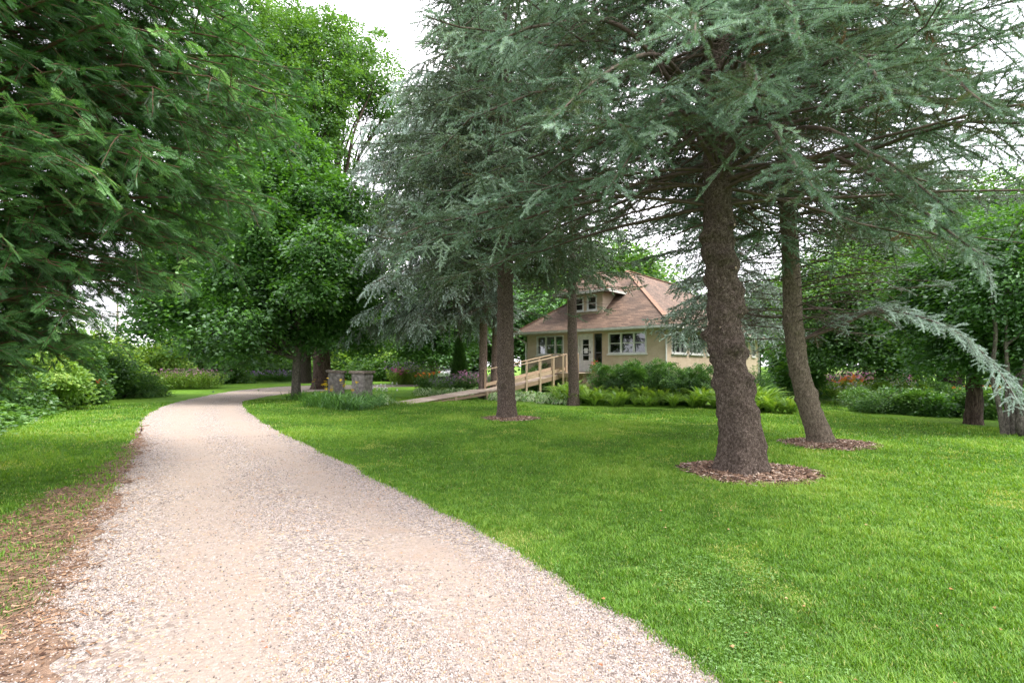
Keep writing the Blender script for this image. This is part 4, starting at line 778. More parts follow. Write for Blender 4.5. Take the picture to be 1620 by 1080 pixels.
# trees on the right
b = at(1393, 632, 22); b[2] = 0
lob = [LB(*q, b) for q in ((1390, 500, 21, 2.0), (1340, 480, 21, 2.0), (1290, 500, 22, 1.8), (1440, 480, 21, 2.2), (1400, 430, 22, 2.2), (1330, 420, 23, 2.0), (1480, 440, 22, 2.0), (1350, 530, 20, 1.2), (1430, 540, 20, 1.3), (1300, 545, 21, 0.9), (1285, 440, 23, 1.4), (1460, 530, 21, 1.2), (1380, 380, 23, 1.8), (1500, 510, 22, 1.5), (1410, 565, 21, 0.7))]
broadleaf('crabapple_tree', 'low dark crabapple with a crooked trunk in the shade bed right of the lawn', 'crabapple tree', b, [(0, 0, -0.1), (0.15, 0, 0.6), (-0.05, 0, 1.4), (-0.2, 0, 2.2), (0, 0, 4.2)], [0.2, 0.17, 0.16, 0.17, 0.1], lob, 90000, M['wood_leaves'], M['dark_bark'], 305, LS, 0.155, 1100, 0.4, r0=0.09, twigs=22, base_t=0.4, start=0.4)
b = at(1503, 628, 24); b[2] = 0
lob = [LB(*q, b) for q in ((1503, 430, 24, 2.6), (1560, 470, 23, 2.4), (1600, 420, 24, 2.6), (1450, 400, 25, 2.6), (1540, 370, 25, 2.6), (1620, 500, 24, 2.2), (1500, 520, 24, 1.8), (1650, 380, 25, 2.6), (1430, 340, 27, 2.6), (1580, 320, 26, 2.6))]
broadleaf('linden_tree', 'big tree with a thick dark trunk at the back of the right shade bed', 'shade tree', b, [(0, 0, -0.1), (0, 0, 1), (-0.2, 0, 4), (0, 0, 8)], [0.62, 0.5, 0.42, 0.2], lob, 80000, M['wood_leaves'], M['dark_bark'], 306, LS, 0.19, 900, 0.5, r0=0.13, twigs=16, base_t=0.35)
b = at(1541, 671, 13.8); b[2] = 0
lob = [LB(*q, b) for q in ((1541, 440, 13.8, 1.5), (1590, 470, 13.2, 1.4), (1500, 430, 14.2, 1.3), (1600, 400, 13.8, 1.5), (1560, 530, 13, 1.0), (1610, 540, 13, 1.0), (1500, 500, 14.5, 1.1), (1650, 480, 13.5, 1.5), (1460, 470, 15, 1.0), (1540, 370, 14.5, 1.3), (1480, 550, 14.2, 0.6))]
broadleaf('crabapple_tree', 'crabapple with a stout short brown trunk behind the tip of the drooping silver bough', 'crabapple tree', b, [(0, 0, -0.1), (0, 0, 0.8), (-0.02, 0, 1.8), (0, 0, 3.4)], [0.205, 0.17, 0.17, 0.11], lob, 95000, M['maple'], M['old_bark'], 307, LS, 0.105, 1300, 0.28, r0=0.08, twigs=25, base_t=0.42,
          tr=dict(rings=120, sides=48, rough=0.03, flare=0.25, seed=6, nsc=8))
b = at(1592, 689, 11.6); b[2] = 0
def stems(ba, ta):
    for q in (((1588, 690), (1580, 640), (1570, 590), (1575, 520), (1560, 440)), ((1600, 690), (1600, 640), (1596, 600), (1590, 540)), ((1606, 688), (1612, 620), (1625, 560), (1640, 480)), ((1624, 690), (1616, 665), (1640, 610), (1680, 520))):
        r_ = 0.055 if q[0][0] != 1624 else 0.12; P = catmull([at(x, y, 11.6 if q[0][0] != 1624 else 11.3) - b for x, y in q], 8); P[0, 2] = -0.1; ta.tubes(P, np.linspace(r_, r_ * 0.55, len(P)), 16)
lob = [LB(*q, b) for q in ((1600, 440, 11.6, 1.1), (1650, 400, 11.6, 1.3), (1560, 410, 12, 1.0), (1680, 500, 11.6, 1.2), (1620, 360, 12, 1.1), (1650, 570, 11.8, 0.6))]
broadleaf('serviceberry_tree', 'small tree with several slim grey stems at the right end of the lawn', 'small tree', b, [(0, 0, -0.1), (0, 0, 0.3), (0.0, 0, 3)], [0.055, 0.045, 0.02], lob, 26000, M['maple'], M['grey_bark'], 308, LS, 0.10, 500, 0.26, r0=0.05, twigs=20, base_t=0.45, extra=stems)

# ------------------------------------------------------------------ woodland behind: individual trees copied from a few kinds
kinds = []
for k, (mt, h, rx, n) in enumerate((('wood_leaves', 13, 4.2, 16000), ('light_maple', 12, 3.8, 13000), ('wood_leaves', 10, 4.5, 16000), ('maple', 11, 4.0, 16000), ('bright_leaves', 6, 3.2, 12000))):
    rr_ = np.random.default_rng(400 + k); lob = auto_lobes(h * 0.58, rx, rx, h * 0.40, 13, rr_)
    nm = ['shade_tree', 'light_tree', 'spreading_tree', 'dark_tree', 'willow_tree'][k]
    kinds.append(broadleaf(nm, 'tree', 'tree', (0, 0, 0), [(0, 0, -0.1), (0.1, 0, h * 0.3), (0, 0, h * 0.7)], [h * 0.026, h * 0.018, h * 0.008], lob, n, M[mt], M['dark_bark'], 410 + k, LS, 0.40, 320, 0.75, r0=h * 0.009, twigs=8))
spots = [  # px, depth, kind, scale
    (-60, 62, 3, 0.9), (40, 66, 0, .8), (330, 62, 0, 1.0), (380, 58, 2, 1.0), (270, 72, 1, .6), (430, 66, 3, 1.0), (560, 75, 1, .7), (600, 80, 4, 1.2), (640, 84, 1, .65), (520, 64, 2, .8), (690, 78, 2, .8), (740, 62, 3, 1.0), (785, 48, 3, 1.0), (830, 54, 0, 1.15),
    (725, 50, 2, .8), (860, 46, 3, .95), (900, 56, 0, 1.2), (960, 58, 1, 1.45), (1010, 60, 0, 1.3), (1080, 66, 1, 1.0), (1130, 62, 0, .95), (1200, 56, 1, 1.0), (1250, 52, 0, .9), (1300, 46, 2, .9), (1370, 44, 1, .9), (1440, 42, 0, .95), (1520, 40, 2, .95), (1600, 38, 3, 1.0), (1680, 36, 0, 1.0), (1760, 34, 3, 1.0), (1290, 44, 2, .62), (-200, 55, 2, .8), (1860, 30, 0, 1.0)]
words_ = {0: 'mid green woodland tree', 1: 'pale green airy woodland tree', 2: 'broad spreading woodland tree', 3: 'dark leafy woodland tree', 4: 'pale willowy tree'}
used = set()
for k, (px, Y, kd, s) in enumerate(spots):
    where = 'far beyond the left shrub border' if px < 250 else 'behind the maples at the driveway bend' if px < 560 else 'beyond the far garden behind the gate piers' if px < 720 else 'in the dark wood left of the house' if px < 870 else 'rising behind the house roof' if px < 1180 else 'in the wood right of the house' if px < 1450 else 'behind the right shade bed'
    lab = f'{words_[kd]} {where}'; loc = ((px - 810) / FPX * Y, Y, 0); rz = (k * 1.7) % 6.28
    if kd not in used: o = kinds[kd]; o.location = loc; o.rotation_euler = (0, 0, rz); o.scale = (s, s, s); used.add(kd)
    else: o = copy_thing(kinds[kd], loc, rz, s)
    o['label'] = lab; o['group'] = f'{words_[kd]}s {where}'; o['category'] = 'tree'
# ------------------------------------------------------------------ house
def roof_material():
    m, nt, N, L = newmat('shingles')
    tcn = N('ShaderNodeTexCoord'); sep = N('ShaderNodeSeparateXYZ'); L(tcn.outputs['Object'], sep.inputs[0])
    # courses follow the height, shingle columns follow x + y
    ad = N('ShaderNodeMath'); ad.operation = 'ADD'; L(sep.outputs[0], ad.inputs[0]); L(sep.outputs[1], ad.inputs[1])
    mz = N('ShaderNodeMath'); mz.operation = 'MULTIPLY'; mz.inputs[1].default_value = 1.0; L(sep.outputs[2], mz.inputs[0])
    cb = N('ShaderNodeCombineXYZ'); L(ad.outputs[0], cb.inputs[0]); L(mz.outputs[0], cb.inputs[1])
    br = N('ShaderNodeTexBrick'); br.inputs['Scale'].default_value = 1.0; br.inputs['Brick Width'].default_value = 0.34; br.inputs['Row Height'].default_value = 0.095; br.inputs['Mortar Size'].default_value = 0.010
    br.inputs['Color1'].default_value = (0.105, 0.074, 0.054, 1); br.inputs['Color2'].default_value = (0.20, 0.138, 0.10, 1); br.inputs['Mortar'].default_value = (0.09, 0.055, 0.042, 1); br.inputs['Bias'].default_value = -0.1
    L(cb.outputs[0], br.inputs['Vector'])
    nz = N('ShaderNodeTexNoise'); nz.inputs['Scale'].default_value = 1.2; nz.inputs['Detail'].default_value = 6; L(tcn.outputs['Object'], nz.inputs['Vector'])
    cr = ramp(nt, [(0.3, (0.8, 0.8, 0.8)), (0.7, (1.25, 1.15, 1.1))]); L(nz.outputs['Fac'], cr.inputs[0])
    mu = N('ShaderNodeMix'); mu.data_type = 'RGBA'; mu.blend_type = 'MULTIPLY'; mu.inputs[0].default_value = 1; L(br.outputs['Color'], mu.inputs[6]); L(cr.outputs[0], mu.inputs[7])
    p = N('ShaderNodeBsdfPrincipled'); p.inputs['Roughness'].default_value = 0.9; L(mu.outputs[2], p.inputs['Base Color'])
    bp = N('ShaderNodeBump'); bp.inputs['Strength'].default_value = 0.6; bp.inputs['Distance'].default_value = 0.02; L(br.outputs['Fac'], bp.inputs['Height']); bp.invert = True; L(bp.outputs[0], p.inputs['Normal'])
    o = N('ShaderNodeOutputMaterial'); L(p.outputs[0], o.inputs['Surface']); return m
M['roof'] = roof_material()
M['ridge'] = surf('ridge_caps', [(0.3, (0.20, 0.12, 0.085)), (0.7, (0.33, 0.20, 0.14))], 6, 0.9)
M['stucco'] = surf('stucco', [(0.3, (0.40, 0.31, 0.23)), (0.7, (0.51, 0.41, 0.315))], 3, 0.95, 0.12, 60)
M['white'] = flat('white_paint', (0.62, 0.62, 0.60), 0.5); M['trim'] = flat('cream_trim', (0.50, 0.48, 0.40), 0.6)
M['gutter'] = flat('gutter_paint', (0.52, 0.52, 0.48), 0.45)
M['soffit'] = flat('soffit', (0.40, 0.38, 0.33), 0.8); M['inside'] = flat('room_dark', (0.05, 0.042, 0.035), 0.9); M['brick'] = surf('porch_brick', [(0.3, (0.22, 0.14, 0.11)), (0.7, (0.40, 0.28, 0.23))], 14, 0.9)
M['steel'] = flat('dark_metal', (0.08, 0.08, 0.08), 0.4); M['tape'] = flat('paper', (0.75, 0.76, 0.78), 0.7)
def glassmat():
    m, nt, N, L = newmat('window_glass'); g = N('ShaderNodeBsdfGlossy'); g.inputs['Roughness'].default_value = 0.02; g.inputs['Color'].default_value = (0.9, 0.95, 0.95, 1)
    t = N('ShaderNodeBsdfTransparent'); t.inputs['Color'].default_value = (0.75, 0.8, 0.78, 1)
    lw = N('ShaderNodeLayerWeight'); lw.inputs['Blend'].default_value = 0.35; mr = N('ShaderNodeMapRange'); mr.inputs['To Min'].default_value = 0.05; mr.inputs['To Max'].default_value = 0.55; L(lw.outputs['Fresnel'], mr.inputs['Value'])
    mx = N('ShaderNodeMixShader'); L(mr.outputs[0], mx.inputs[0]); L(t.outputs[0], mx.inputs[1]); L(g.outputs[0], mx.inputs[2]); o = N('ShaderNodeOutputMaterial'); L(mx.outputs[0], o.inputs['Surface']); return m
M['glass'] = glassmat()
HO = A(7.466, 23.7, 0)
house = empty('house', 'tan stucco bungalow with a brown hipped roof and front dormer behind the spruces', 'house', HO, rz=math.atan2(-.65, .76))
W, D, EZ, FZ, RISE = 9.58, 16.9, 3.5, 1.26, 3.74
def part(acc, name, mats, parent=house): return acc.build(name, mats, parent)
# walls with real openings. Local frame: front wall runs along -x at y=.5, right wall along y at x=-.5
def wall_with_holes(acc, length, z0, z1, holes, place, th=0.18):
    """holes: (u0, u1, za, zb) along the wall; place(u, d, z) -> xyz with d the depth into the house"""
    us = sorted({0, length, *[h[0] for h in holes], *[h[1] for h in holes]}); zs = sorted({z0, z1, *[h[2] for h in holes], *[h[3] for h in holes]})
    for a, b_ in zip(us[:-1], us[1:]):
        run = None
        for c, d in zip(zs[:-1], zs[1:]):
            mu_, mz_ = (a + b_) / 2, (c + d) / 2; hole = any(h[0] < mu_ < h[1] and h[2] < mz_ < h[3] for h in holes)
            if not hole: run = (run[0], d) if run else (c, d)
            if (hole or d == z1) and run:
                acc.box((a, 0, run[0]), (b_, th, run[1]), lambda v: np.array([place(*q) for q in v])); run = None
front = lambda u, d, z: (-0.5 - u, 0.5 + d, z)
side = lambda u, d, z: (-0.5 - d, 0.5 + u, z)
back = lambda u, d, z: (-0.5 - u, D - 0.5 - d, z)
lside = lambda u, d, z: (-W + 0.5 + d, 0.5 + u, z)
hz0, hz1 = 2.2, 3.30
fh = [(0.98, 3.14, hz0, hz1), (3.50, 3.98, FZ, hz1), (4.06, 5.0, FZ, 3.32), (5.94, 7.86, hz0, hz1)]
sh = [(0.7, 2.6, hz0, hz1), (3.0, 4.9, hz0, hz1), (5.6, 6.8, hz0, hz1), (8.3, 9.3, hz0, hz1), (10.6, 11.6, hz0, hz1), (12.6, 13.5, hz0, hz1), (14.3, 15.2, hz0, hz1)]
w = Acc(); wall_with_holes(w, W - 1, 0.0, EZ - 0.02, fh, front); w2 = Acc()
wall_with_holes(w2, D - 1 - 0.36, 0.0, EZ - 0.02, [(max(0, a - .18), b_ - .18, c, d) for a, b_, c, d in sh], lambda u, d, z: side(u + 0.18, d, z))
wall_with_holes(w2, W - 1, 0.0, EZ - 0.02, [], back); wall_with_holes(w2, D - 1 - 0.36, 0.0, EZ - 0.02, [(2, 4, hz0, hz1), (6, 8, hz0, hz1)], lambda u, d, z: lside(u + 0.18, d, z))
part(w, 'front_wall', M['stucco']); part(w2, 'side_wall', M['stucco'])
fl = Acc(); fl.box((-W + 0.7, 0.7, FZ - 0.15), (-0.7, D - 0.7, FZ)); fl.box((-W + .7, 5.2, FZ), (-0.7, 5.3, EZ - .1)); part(fl, 'floor', M['inside'])
cl_ = Acc(); cl_.box((-W + 0.02, 0.02, EZ - 0.02), (-0.02, D - 0.02, EZ + 0.02)); part(cl_, 'soffit', M['soffit'])
def window(u0, u1, z0, z1, place, n, parent=house, rows=2, deep=0.06):
    f = Acc(); t = 0.055
    bx = lambda a, c, b_, d, m0=deep, m1=deep + 0.06: f.box((a, m0, c), (b_, m1, d), lambda v: np.array([place(*q) for q in v]))
    fr = 0.075; bx(u0, z0, u0 + fr, z1, -0.015); bx(u1 - fr, z0, u1, z1, -0.015); bx(u0 + fr, z1 - fr, u1 - fr, z1, -0.015); bx(u0 + fr, z0, u1 - fr, z0 + fr, -0.015)
    st_ = (u1 - u0) / n
    for k in range(1, n): bx(u0 + k * st_ - 0.045, z0 + fr, u0 + k * st_ + 0.045, z1 - fr, deep - 0.02)
    for r_ in range(1, rows):
        zz = z0 + (z1 - z0) * r_ / rows
        for k in range(n):
            a = u0 + (fr if k == 0 else k * st_ + 0.045); b_ = (u1 - fr) if k == n - 1 else u0 + (k + 1) * st_ - 0.045; bx(a, zz - 0.022, b_, zz + 0.022, deep)
    o = part(f, 'window', M['white'], parent)
    gl = Acc(); gl.add(np.array([place(*q) for q in ((u0 + fr, deep + .07, z0 + fr), (u1 - fr, deep + .07, z0 + fr), (u1 - fr, deep + .07, z1 - fr), (u0 + fr, deep + .07, z1 - fr))]), [(0, 1, 2, 3)]); gl.build('glass', M['glass'], o)
    s_ = Acc(); s_.box((u0 - 0.05, -0.08, z0 - 0.06), (u1 + 0.05, -0.002, z0 - 0.002), lambda v: np.array([place(*q) for q in v])); s_.build('sill', M['white'], o)
    return o
window(fh[0][0], fh[0][1], hz0, hz1, front, 3); window(fh[3][0], fh[3][1], hz0, hz1, front, 3)
for h_ in sh: window(*h_, side, 2 if h_[1] - h_[0] < 1.4 else 3)
window(2.18, 4.18, hz0, hz1, lside, 3); window(6.18, 8.18, hz0, hz1, lside, 3)
# side light beside the door
sl = Acc(); pl = lambda v: np.array([front(*q) for q in v]); a, b_ = fh[1][:2]
sl.box((a, .02, FZ), (a + .05, .1, hz1), pl); sl.box((b_ - .05, .02, FZ), (b_, .1, hz1), pl); sl.box((a + .05, .02, 2.25), (b_ - .05, .08, 2.31), pl)
so = part(sl, 'sidelight', M['steel']); gg = Acc(); gg.add(np.array([front(*q) for q in ((a + .05, .09, FZ), (b_ - .05, .09, FZ), (b_ - .05, .09, hz1), (a + .05, .09, hz1))]), [(0, 1, 2, 3)]); gg.build('glass', M['glass'], so)
# door: white frame, panel below, six lites above
dr = Acc(); a, b_, z0, z1 = fh[2]
for bx in (((a, -.02, z0), (a + .1, .12, z1)), ((b_ - .1, -.02, z0), (b_, .12, z1)), ((a + .1, -.02, z1 - .1), (b_ - .1, .12, z1))): dr.box(*bx, pl)
part(dr, 'door_frame', M['white'])
dd = Acc(); x0, x1 = a + .105, b_ - .105; w_ = x1 - x0
for bx in (((x0, .03, z0 + .02), (x0 + .17, .075, z1 - .1)), ((x1 - .17, .03, z0 + .02), (x1, .075, z1 - .1)), ((x0 + .17, .03, z0 + .02), (x1 - .17, .075, z0 + .62)), ((x0 + .17, .03, z1 - .32), (x1 - .17, .075, z1 - .1))): dd.box(*bx, pl)
for k in range(1, 4): zz = z0 + .62 + (z1 - .32 - z0 - .62) * k / 4; dd.box((x0 + .17, .04, zz - .015), (x1 - .17, .07, zz + .015), pl)
do = part(dd, 'door', M['white']); gg = Acc(); gg.add(np.array([front(*q) for q in ((x0 + .17, .06, z0 + .62), (x1 - .17, .06, z0 + .62), (x1 - .17, .06, z1 - .32), (x0 + .17, .06, z1 - .32))]), [(0, 1, 2, 3)]); gg.build('glass', M['glass'], do)
hd = Acc(); hd.box((x0 + .05, -.03, z0 + 1.0), (x0 + .09, .03, z0 + 1.12), pl); hd.build('handle', M['steel'], do)
nt_ = Acc(); nt_.box((x0 + .25, .045, z0 + 1.0), (x0 + .47, .052, z0 + 1.28), pl); tag(nt_.build('paper_notice', M['tape'], do), 'white paper notice taped to the door glass')
# roof: hip with thickness, ridge caps, gutter
hw = W / 2; rf = Acc()
E = A((0, 0, EZ), (-W, 0, EZ), (-W, D, EZ), (0, D, EZ), (-hw, hw, EZ + RISE), (-hw, D - hw, EZ + RISE)).reshape(-1, 3) + A(0, 0, 0.05)
E[0] += A(.05, -.05, 0); E[1] += A(-.05, -.05, 0); E[2] += A(-.05, .05, 0); E[3] += A(.05, .05, 0)
rf.add(E, [(0, 3, 5, 4), (1, 4, 5, 2)]); rf.f.append((np.array([(0, 4, 1), (2, 5, 3)]), np.full(2, .5), 0, False)); 
lo_ = E[:4] - A(0, 0, 0.03); rf.add(np.vstack([E[:4], lo_]), [(0, 1, 5, 4), (1, 2, 6, 5), (2, 3, 7, 6), (3, 0, 4, 7), (4, 5, 6, 7)])
ro = part(rf, 'roof', M['roof'])
rc = Acc()
for p_, q_ in ((E[0], E[4]), (E[1], E[4]), (E[4], E[5]), (E[2], E[5]), (E[3], E[5])): rc.beam(p_ + A(0, 0, .012), q_ + A(0, 0, .012), 0.22, 0.03)
rc.build('ridge_cap', M['ridge'], ro)
gt = Acc(); z_ = EZ - .09
for lo2, hi2 in (((-W - .12, -.13, z_), (.12, -.03, z_ + .12)), ((.03, -.03, z_), (.13, D + .03, z_ + .12)), ((-W - .12, -.03, z_), (-W - .02, D + .03, z_ + .12))): gt.box(lo2, hi2)
part(gt, 'gutter', M['gutter'])
fs_ = Acc(); fs_.box((-W + .0, .0, EZ - .14), (0, .03, EZ - .02)); fs_.box((-.03, .03, EZ - .14), (0, D, EZ - .02)); part(fs_, 'fascia', M['soffit'])
for (x, y, sx) in ((-.04, .0, 1), (-W + .05, -.0, -1), (-.0, D - .2, 1)):
    dp = Acc(); cx = -.45 if sx > 0 else -W + .45; cy = y + .46 if y < 1 else y - .3
    dp.tubes(np.array([(x, y, EZ - .1), (x - .02 * sx, y + .03, EZ - .25), (cx, cy, EZ - .55), (cx, cy, EZ - .7), (cx, cy, .1)], float), np.full(5, .045), 8)
    part(dp, 'downspout', M['gutter'])
# dormer
v0, u0, u1, dz1 = 1.1, 4.32, 6.63, 5.6; slope = RISE / hw
dm = Acc()
dfront = lambda u, d, z: (-u, v0 + d, z); zb = EZ + v0 * slope - .1
wall_with_holes(dm, 2.31, zb, dz1, [(0.35, 1.0, 4.62, 5.42), (1.2, 1.85, 4.62, 5.42)], lambda u, d, z: dfront(u + u0, d, z), 0.1)
for x in (-u0 - .1, -u1): dm.box((x, v0 + .1, zb - .2), (x + .1, v0 + 2.4, dz1))
dmo = part(dm, 'dormer', M['stucco'])
for (a, b_) in ((0.35, 1.0), (1.2, 1.85)): window(a, b_, 4.62, 5.42, lambda u, d, z: dfront(u + u0, d, z), 1, dmo, 2, .02)
dl, dr_, df, uc = -u1 - .6, -u0 + .6, v0 - .45, (u0 + u1) / 2; hh = (dr_ - dl) / 2 * slope
G = A((dr_, df, dz1), (dl, df, dz1), (-uc, df + (dr_ - dl) / 2, dz1 + hh), (-uc, df + 5, dz1 + hh), (dr_, df + 3.6, dz1), (dl, df + 3.6, dz1)).reshape(-1, 3) + A(0, 0, .06)
dt = Acc(); dt.add(G, [(0, 4, 3, 2), (1, 2, 3, 5)]); dt.f.append((np.array([(0, 2, 1)]), np.full(1, .5), 0, False)); dt.add(G[[0, 1, 5, 4]] - A(0, 0, .1), [(0, 1, 2, 3)]); dt.build('dormer_roof', M['roof'], dmo)
rc = Acc(); 
for p_, q_ in ((G[0], G[2]), (G[1], G[2]), (G[2], G[3])): rc.beam(p_ + A(0, 0, .012), q_ + A(0, 0, .012), .2, .03)
rc.build('dormer_cap', M['ridge'], dmo)
ft = Acc(); ft.box((dl - .04, df - .05, dz1 - .08), (dr_ + .04, df - .002, dz1 + .06)); ft.box((dr_ + .002, df, dz1 - .08), (dr_ + .05, df + 3, dz1 + .06)); ft.box((dl - .05, df, dz1 - .08), (dl - .002, df + 3, dz1 + .06)); ft.build('fascia', M['gutter'], dmo)
# brick steps at the door
stp = Acc(); stp.box((-5.6, -.9, 0), (-4.3, .48, FZ - .05)); part(stp, 'porch', M['brick'])

# ------------------------------------------------------------------ wooden ramp
def woodmat(name, c0, c1):
    return surf(name, [(0.25, c0), (0.75, c1)], 9, 0.85, 0.3, 60, (1, 1, 5), tintw=0.4)
M['wood'] = woodmat('weathered_pine', (0.30, 0.215, 0.14), (0.53, 0.41, 0.29)); M['deck'] = woodmat('deck_boards', (0.34, 0.26, 0.21), (0.55, 0.46, 0.38)); M['wood_dark'] = woodmat('skirt_boards', (0.17, 0.12, 0.075), (0.36, 0.27, 0.18))
r0p, r1p, r2p = A(-4.65, 21.2, 0.03), A(-1.55, 24.3, 0.42), A(-1.0, 24.6, 0.44)
dpt = HO + np.array([(.76, -.65), (.65, .76)]).T @ A(-4.9, -.55) @ np.eye(2) if False else None
def hloc(x, y, z=0): return A(HO[0] + .76 * x + .65 * y, HO[1] - .65 * x + .76 * y, z)
r3p = hloc(-5.7, -1.0, FZ - .02); r4p = hloc(-4.1, -1.0, FZ - .02)
ramp_o = empty('wheelchair_ramp', 'long weathered wooden access ramp rising from the lawn to the house door', 'ramp', r0p)
wd = 1.25
def seg(p, q, nm, boards=True):
    acc = Acc(); d = q - p; Ln = np.linalg.norm(d); nb = max(1, int(Ln / 0.29)); hx = nrm((d * A(1, 1, 0))[None])[0]; sd = A(-hx[1], hx[0], 0)
    for k in range(nb):
        a, b2 = p + d * (k / nb), p + d * ((k + 0.965) / nb)
        vv = np.array([a - sd * wd / 2, b2 - sd * wd / 2, b2 + sd * wd / 2, a + sd * wd / 2]); vv = np.vstack([vv - A(0, 0, .035), vv]); acc.add(vv, [(3, 2, 1, 0), (4, 5, 6, 7), (0, 1, 5, 4), (1, 2, 6, 5), (2, 3, 7, 6), (3, 0, 4, 7)], rng.random())
    acc.build(nm, M['deck'], ramp_o, r0p)
    sk = Acc()
    for s_ in (-1, 1): sk.beam(p + sd * s_ * (wd / 2 - .03) - A(0, 0, .14), q + sd * s_ * (wd / 2 - .03) - A(0, 0, .14), .05, .2 if p[2] > .1 else .12)
    sk.build('skirt', M['wood_dark'], ramp_o, r0p); return sd
seg(r0p, r1p, 'lower_deck'); seg(r1p, r2p, 'landing'); sd2 = seg(r2p, r3p, 'upper_deck'); seg(r3p, r4p, 'door_deck')
def railing(p, q, sdv, s_, n, ends=True):
    off = sdv * s_ * (wd / 2 + .03)
    for k in range(n + 1):
        b0 = p + (q - p) * k / n + off; po = Acc(); po.box((b0[0] - .045, b0[1] - .045, -0.05), (b0[0] + .045, b0[1] + .045, b0[2] + .92), tint=rng.random()); po.build('post', M['wood'], ramp_o, r0p)
    tr_ = Acc(); tr_.beam(p + off + A(0, 0, .945), q + off + A(0, 0, .945), .12, .04); tr_.build('handrail', M['wood'], ramp_o, r0p)
    kb = Acc(); kb.beam(p + off * .93 + A(0, 0, .2), q + off * .93 + A(0, 0, .2), .035, .16); kb.build('kick_board', M['wood'], ramp_o, r0p)
railing(r2p, r3p, sd2, -1, 5); railing(r2p, r3p, sd2, 1, 5)
sd4 = nrm(((r4p - r3p) * A(1, 1, 0))[None])[0]; sd4 = A(-sd4[1], sd4[0], 0)
railing(r3p + sd4 * 0, r3p + (r4p - r3p) * 0.45, sd4, -1, 1)
railing(r3p + (r4p - r3p) * 0.8, r4p, sd4, -1, 1)
for t_ in (0.55, 0.98):
    b0 = r0p + (r1p - r0p) * t_; sdl = A(.7, -.7, 0); 
    for s_ in (-1, 1): po = Acc(); c_ = b0 + sdl * s_ * (wd / 2 + .03); po.box((c_[0] - .045, c_[1] - .045, -.05), (c_[0] + .045, c_[1] + .045, b0[2] - .02)); po.build('post', M['wood'], ramp_o, r0p)

# ------------------------------------------------------------------ stone gate piers
M['pier'] = surf('rough_stone', [(0.25, (0.09, 0.082, 0.075)), (0.5, (0.26, 0.235, 0.215)), (0.75, (0.48, 0.44, 0.41))], 6, 0.95, 1.0, 26, detail=10, bdist=0.05); M['cap'] = surf('pier_cap_stone', [(0.3, (0.16, 0.13, 0.11)), (0.7, (0.38, 0.31, 0.27))], 7, 0.9, 0.7, 30)
def pier(px, py, Y, w, h, rz, label, tilt=0):
    b = at(px, py, Y); b[2] = 0; o = empty('stone_pier', label, 'gate pier', b, 'stone gate piers', rz)
    def rough(acc_box, nsub, amp, seed, name, mat):
        me = bpy.data.meshes.new(name); bm = bmesh.new(); bmesh.ops.create_cube(bm, size=1)
        (x0, y0, z0), (x1, y1, z1) = acc_box
        for v in bm.verts: v.co = ((x0 + x1) / 2 + v.co.x * (x1 - x0), (y0 + y1) / 2 + v.co.y * (y1 - y0), (z0 + z1) / 2 + v.co.z * (z1 - z0))
        bmesh.ops.bevel(bm, geom=bm.edges[:], offset=0.03, segments=2, affect='EDGES'); bmesh.ops.subdivide_edges(bm, edges=bm.edges[:], cuts=nsub, use_grid_fill=True)
        co = np.array([v.co[:] for v in bm.verts]); dsp = fbm(co * 9, seed, 4) * amp; nn = co - A((x0 + x1) / 2, (y0 + y1) / 2, 0); nn[:, 2] = 0; nn = nrm(nn)
        for v, d_, q in zip(bm.verts, dsp, nn): v.co.x += q[0] * d_; v.co.y += q[1] * d_; v.co.z += tilt * v.co.x if v.co.z > 1 else 0
        bm.to_mesh(me); bm.free(); me.materials.append(mat)
        for p in me.polygons: p.use_smooth = True
        q = bpy.data.objects.new(name, me); C.objects.link(q); q.parent = o; return q
    rough(((-w / 2, -w / 2, -.05), (w / 2, w / 2, h - .13)), 11, .025, 3, 'shaft', M['pier']); rough(((-w / 2 - .09, -w / 2 - .09, h - .129), (w / 2 + .09, w / 2 + .09, h)), 7, .012, 8, 'cap', M['cap'])
pier(532, 631, 24.0, 0.66, 1.38, R(28), 'left stone pier with a slightly tilted cap, half behind yellow daylilies', -.06)
pier(573, 633, 23.2, 0.70, 1.36, R(-20), 'right stone pier, darker and nearer, beside the variegated hosta')

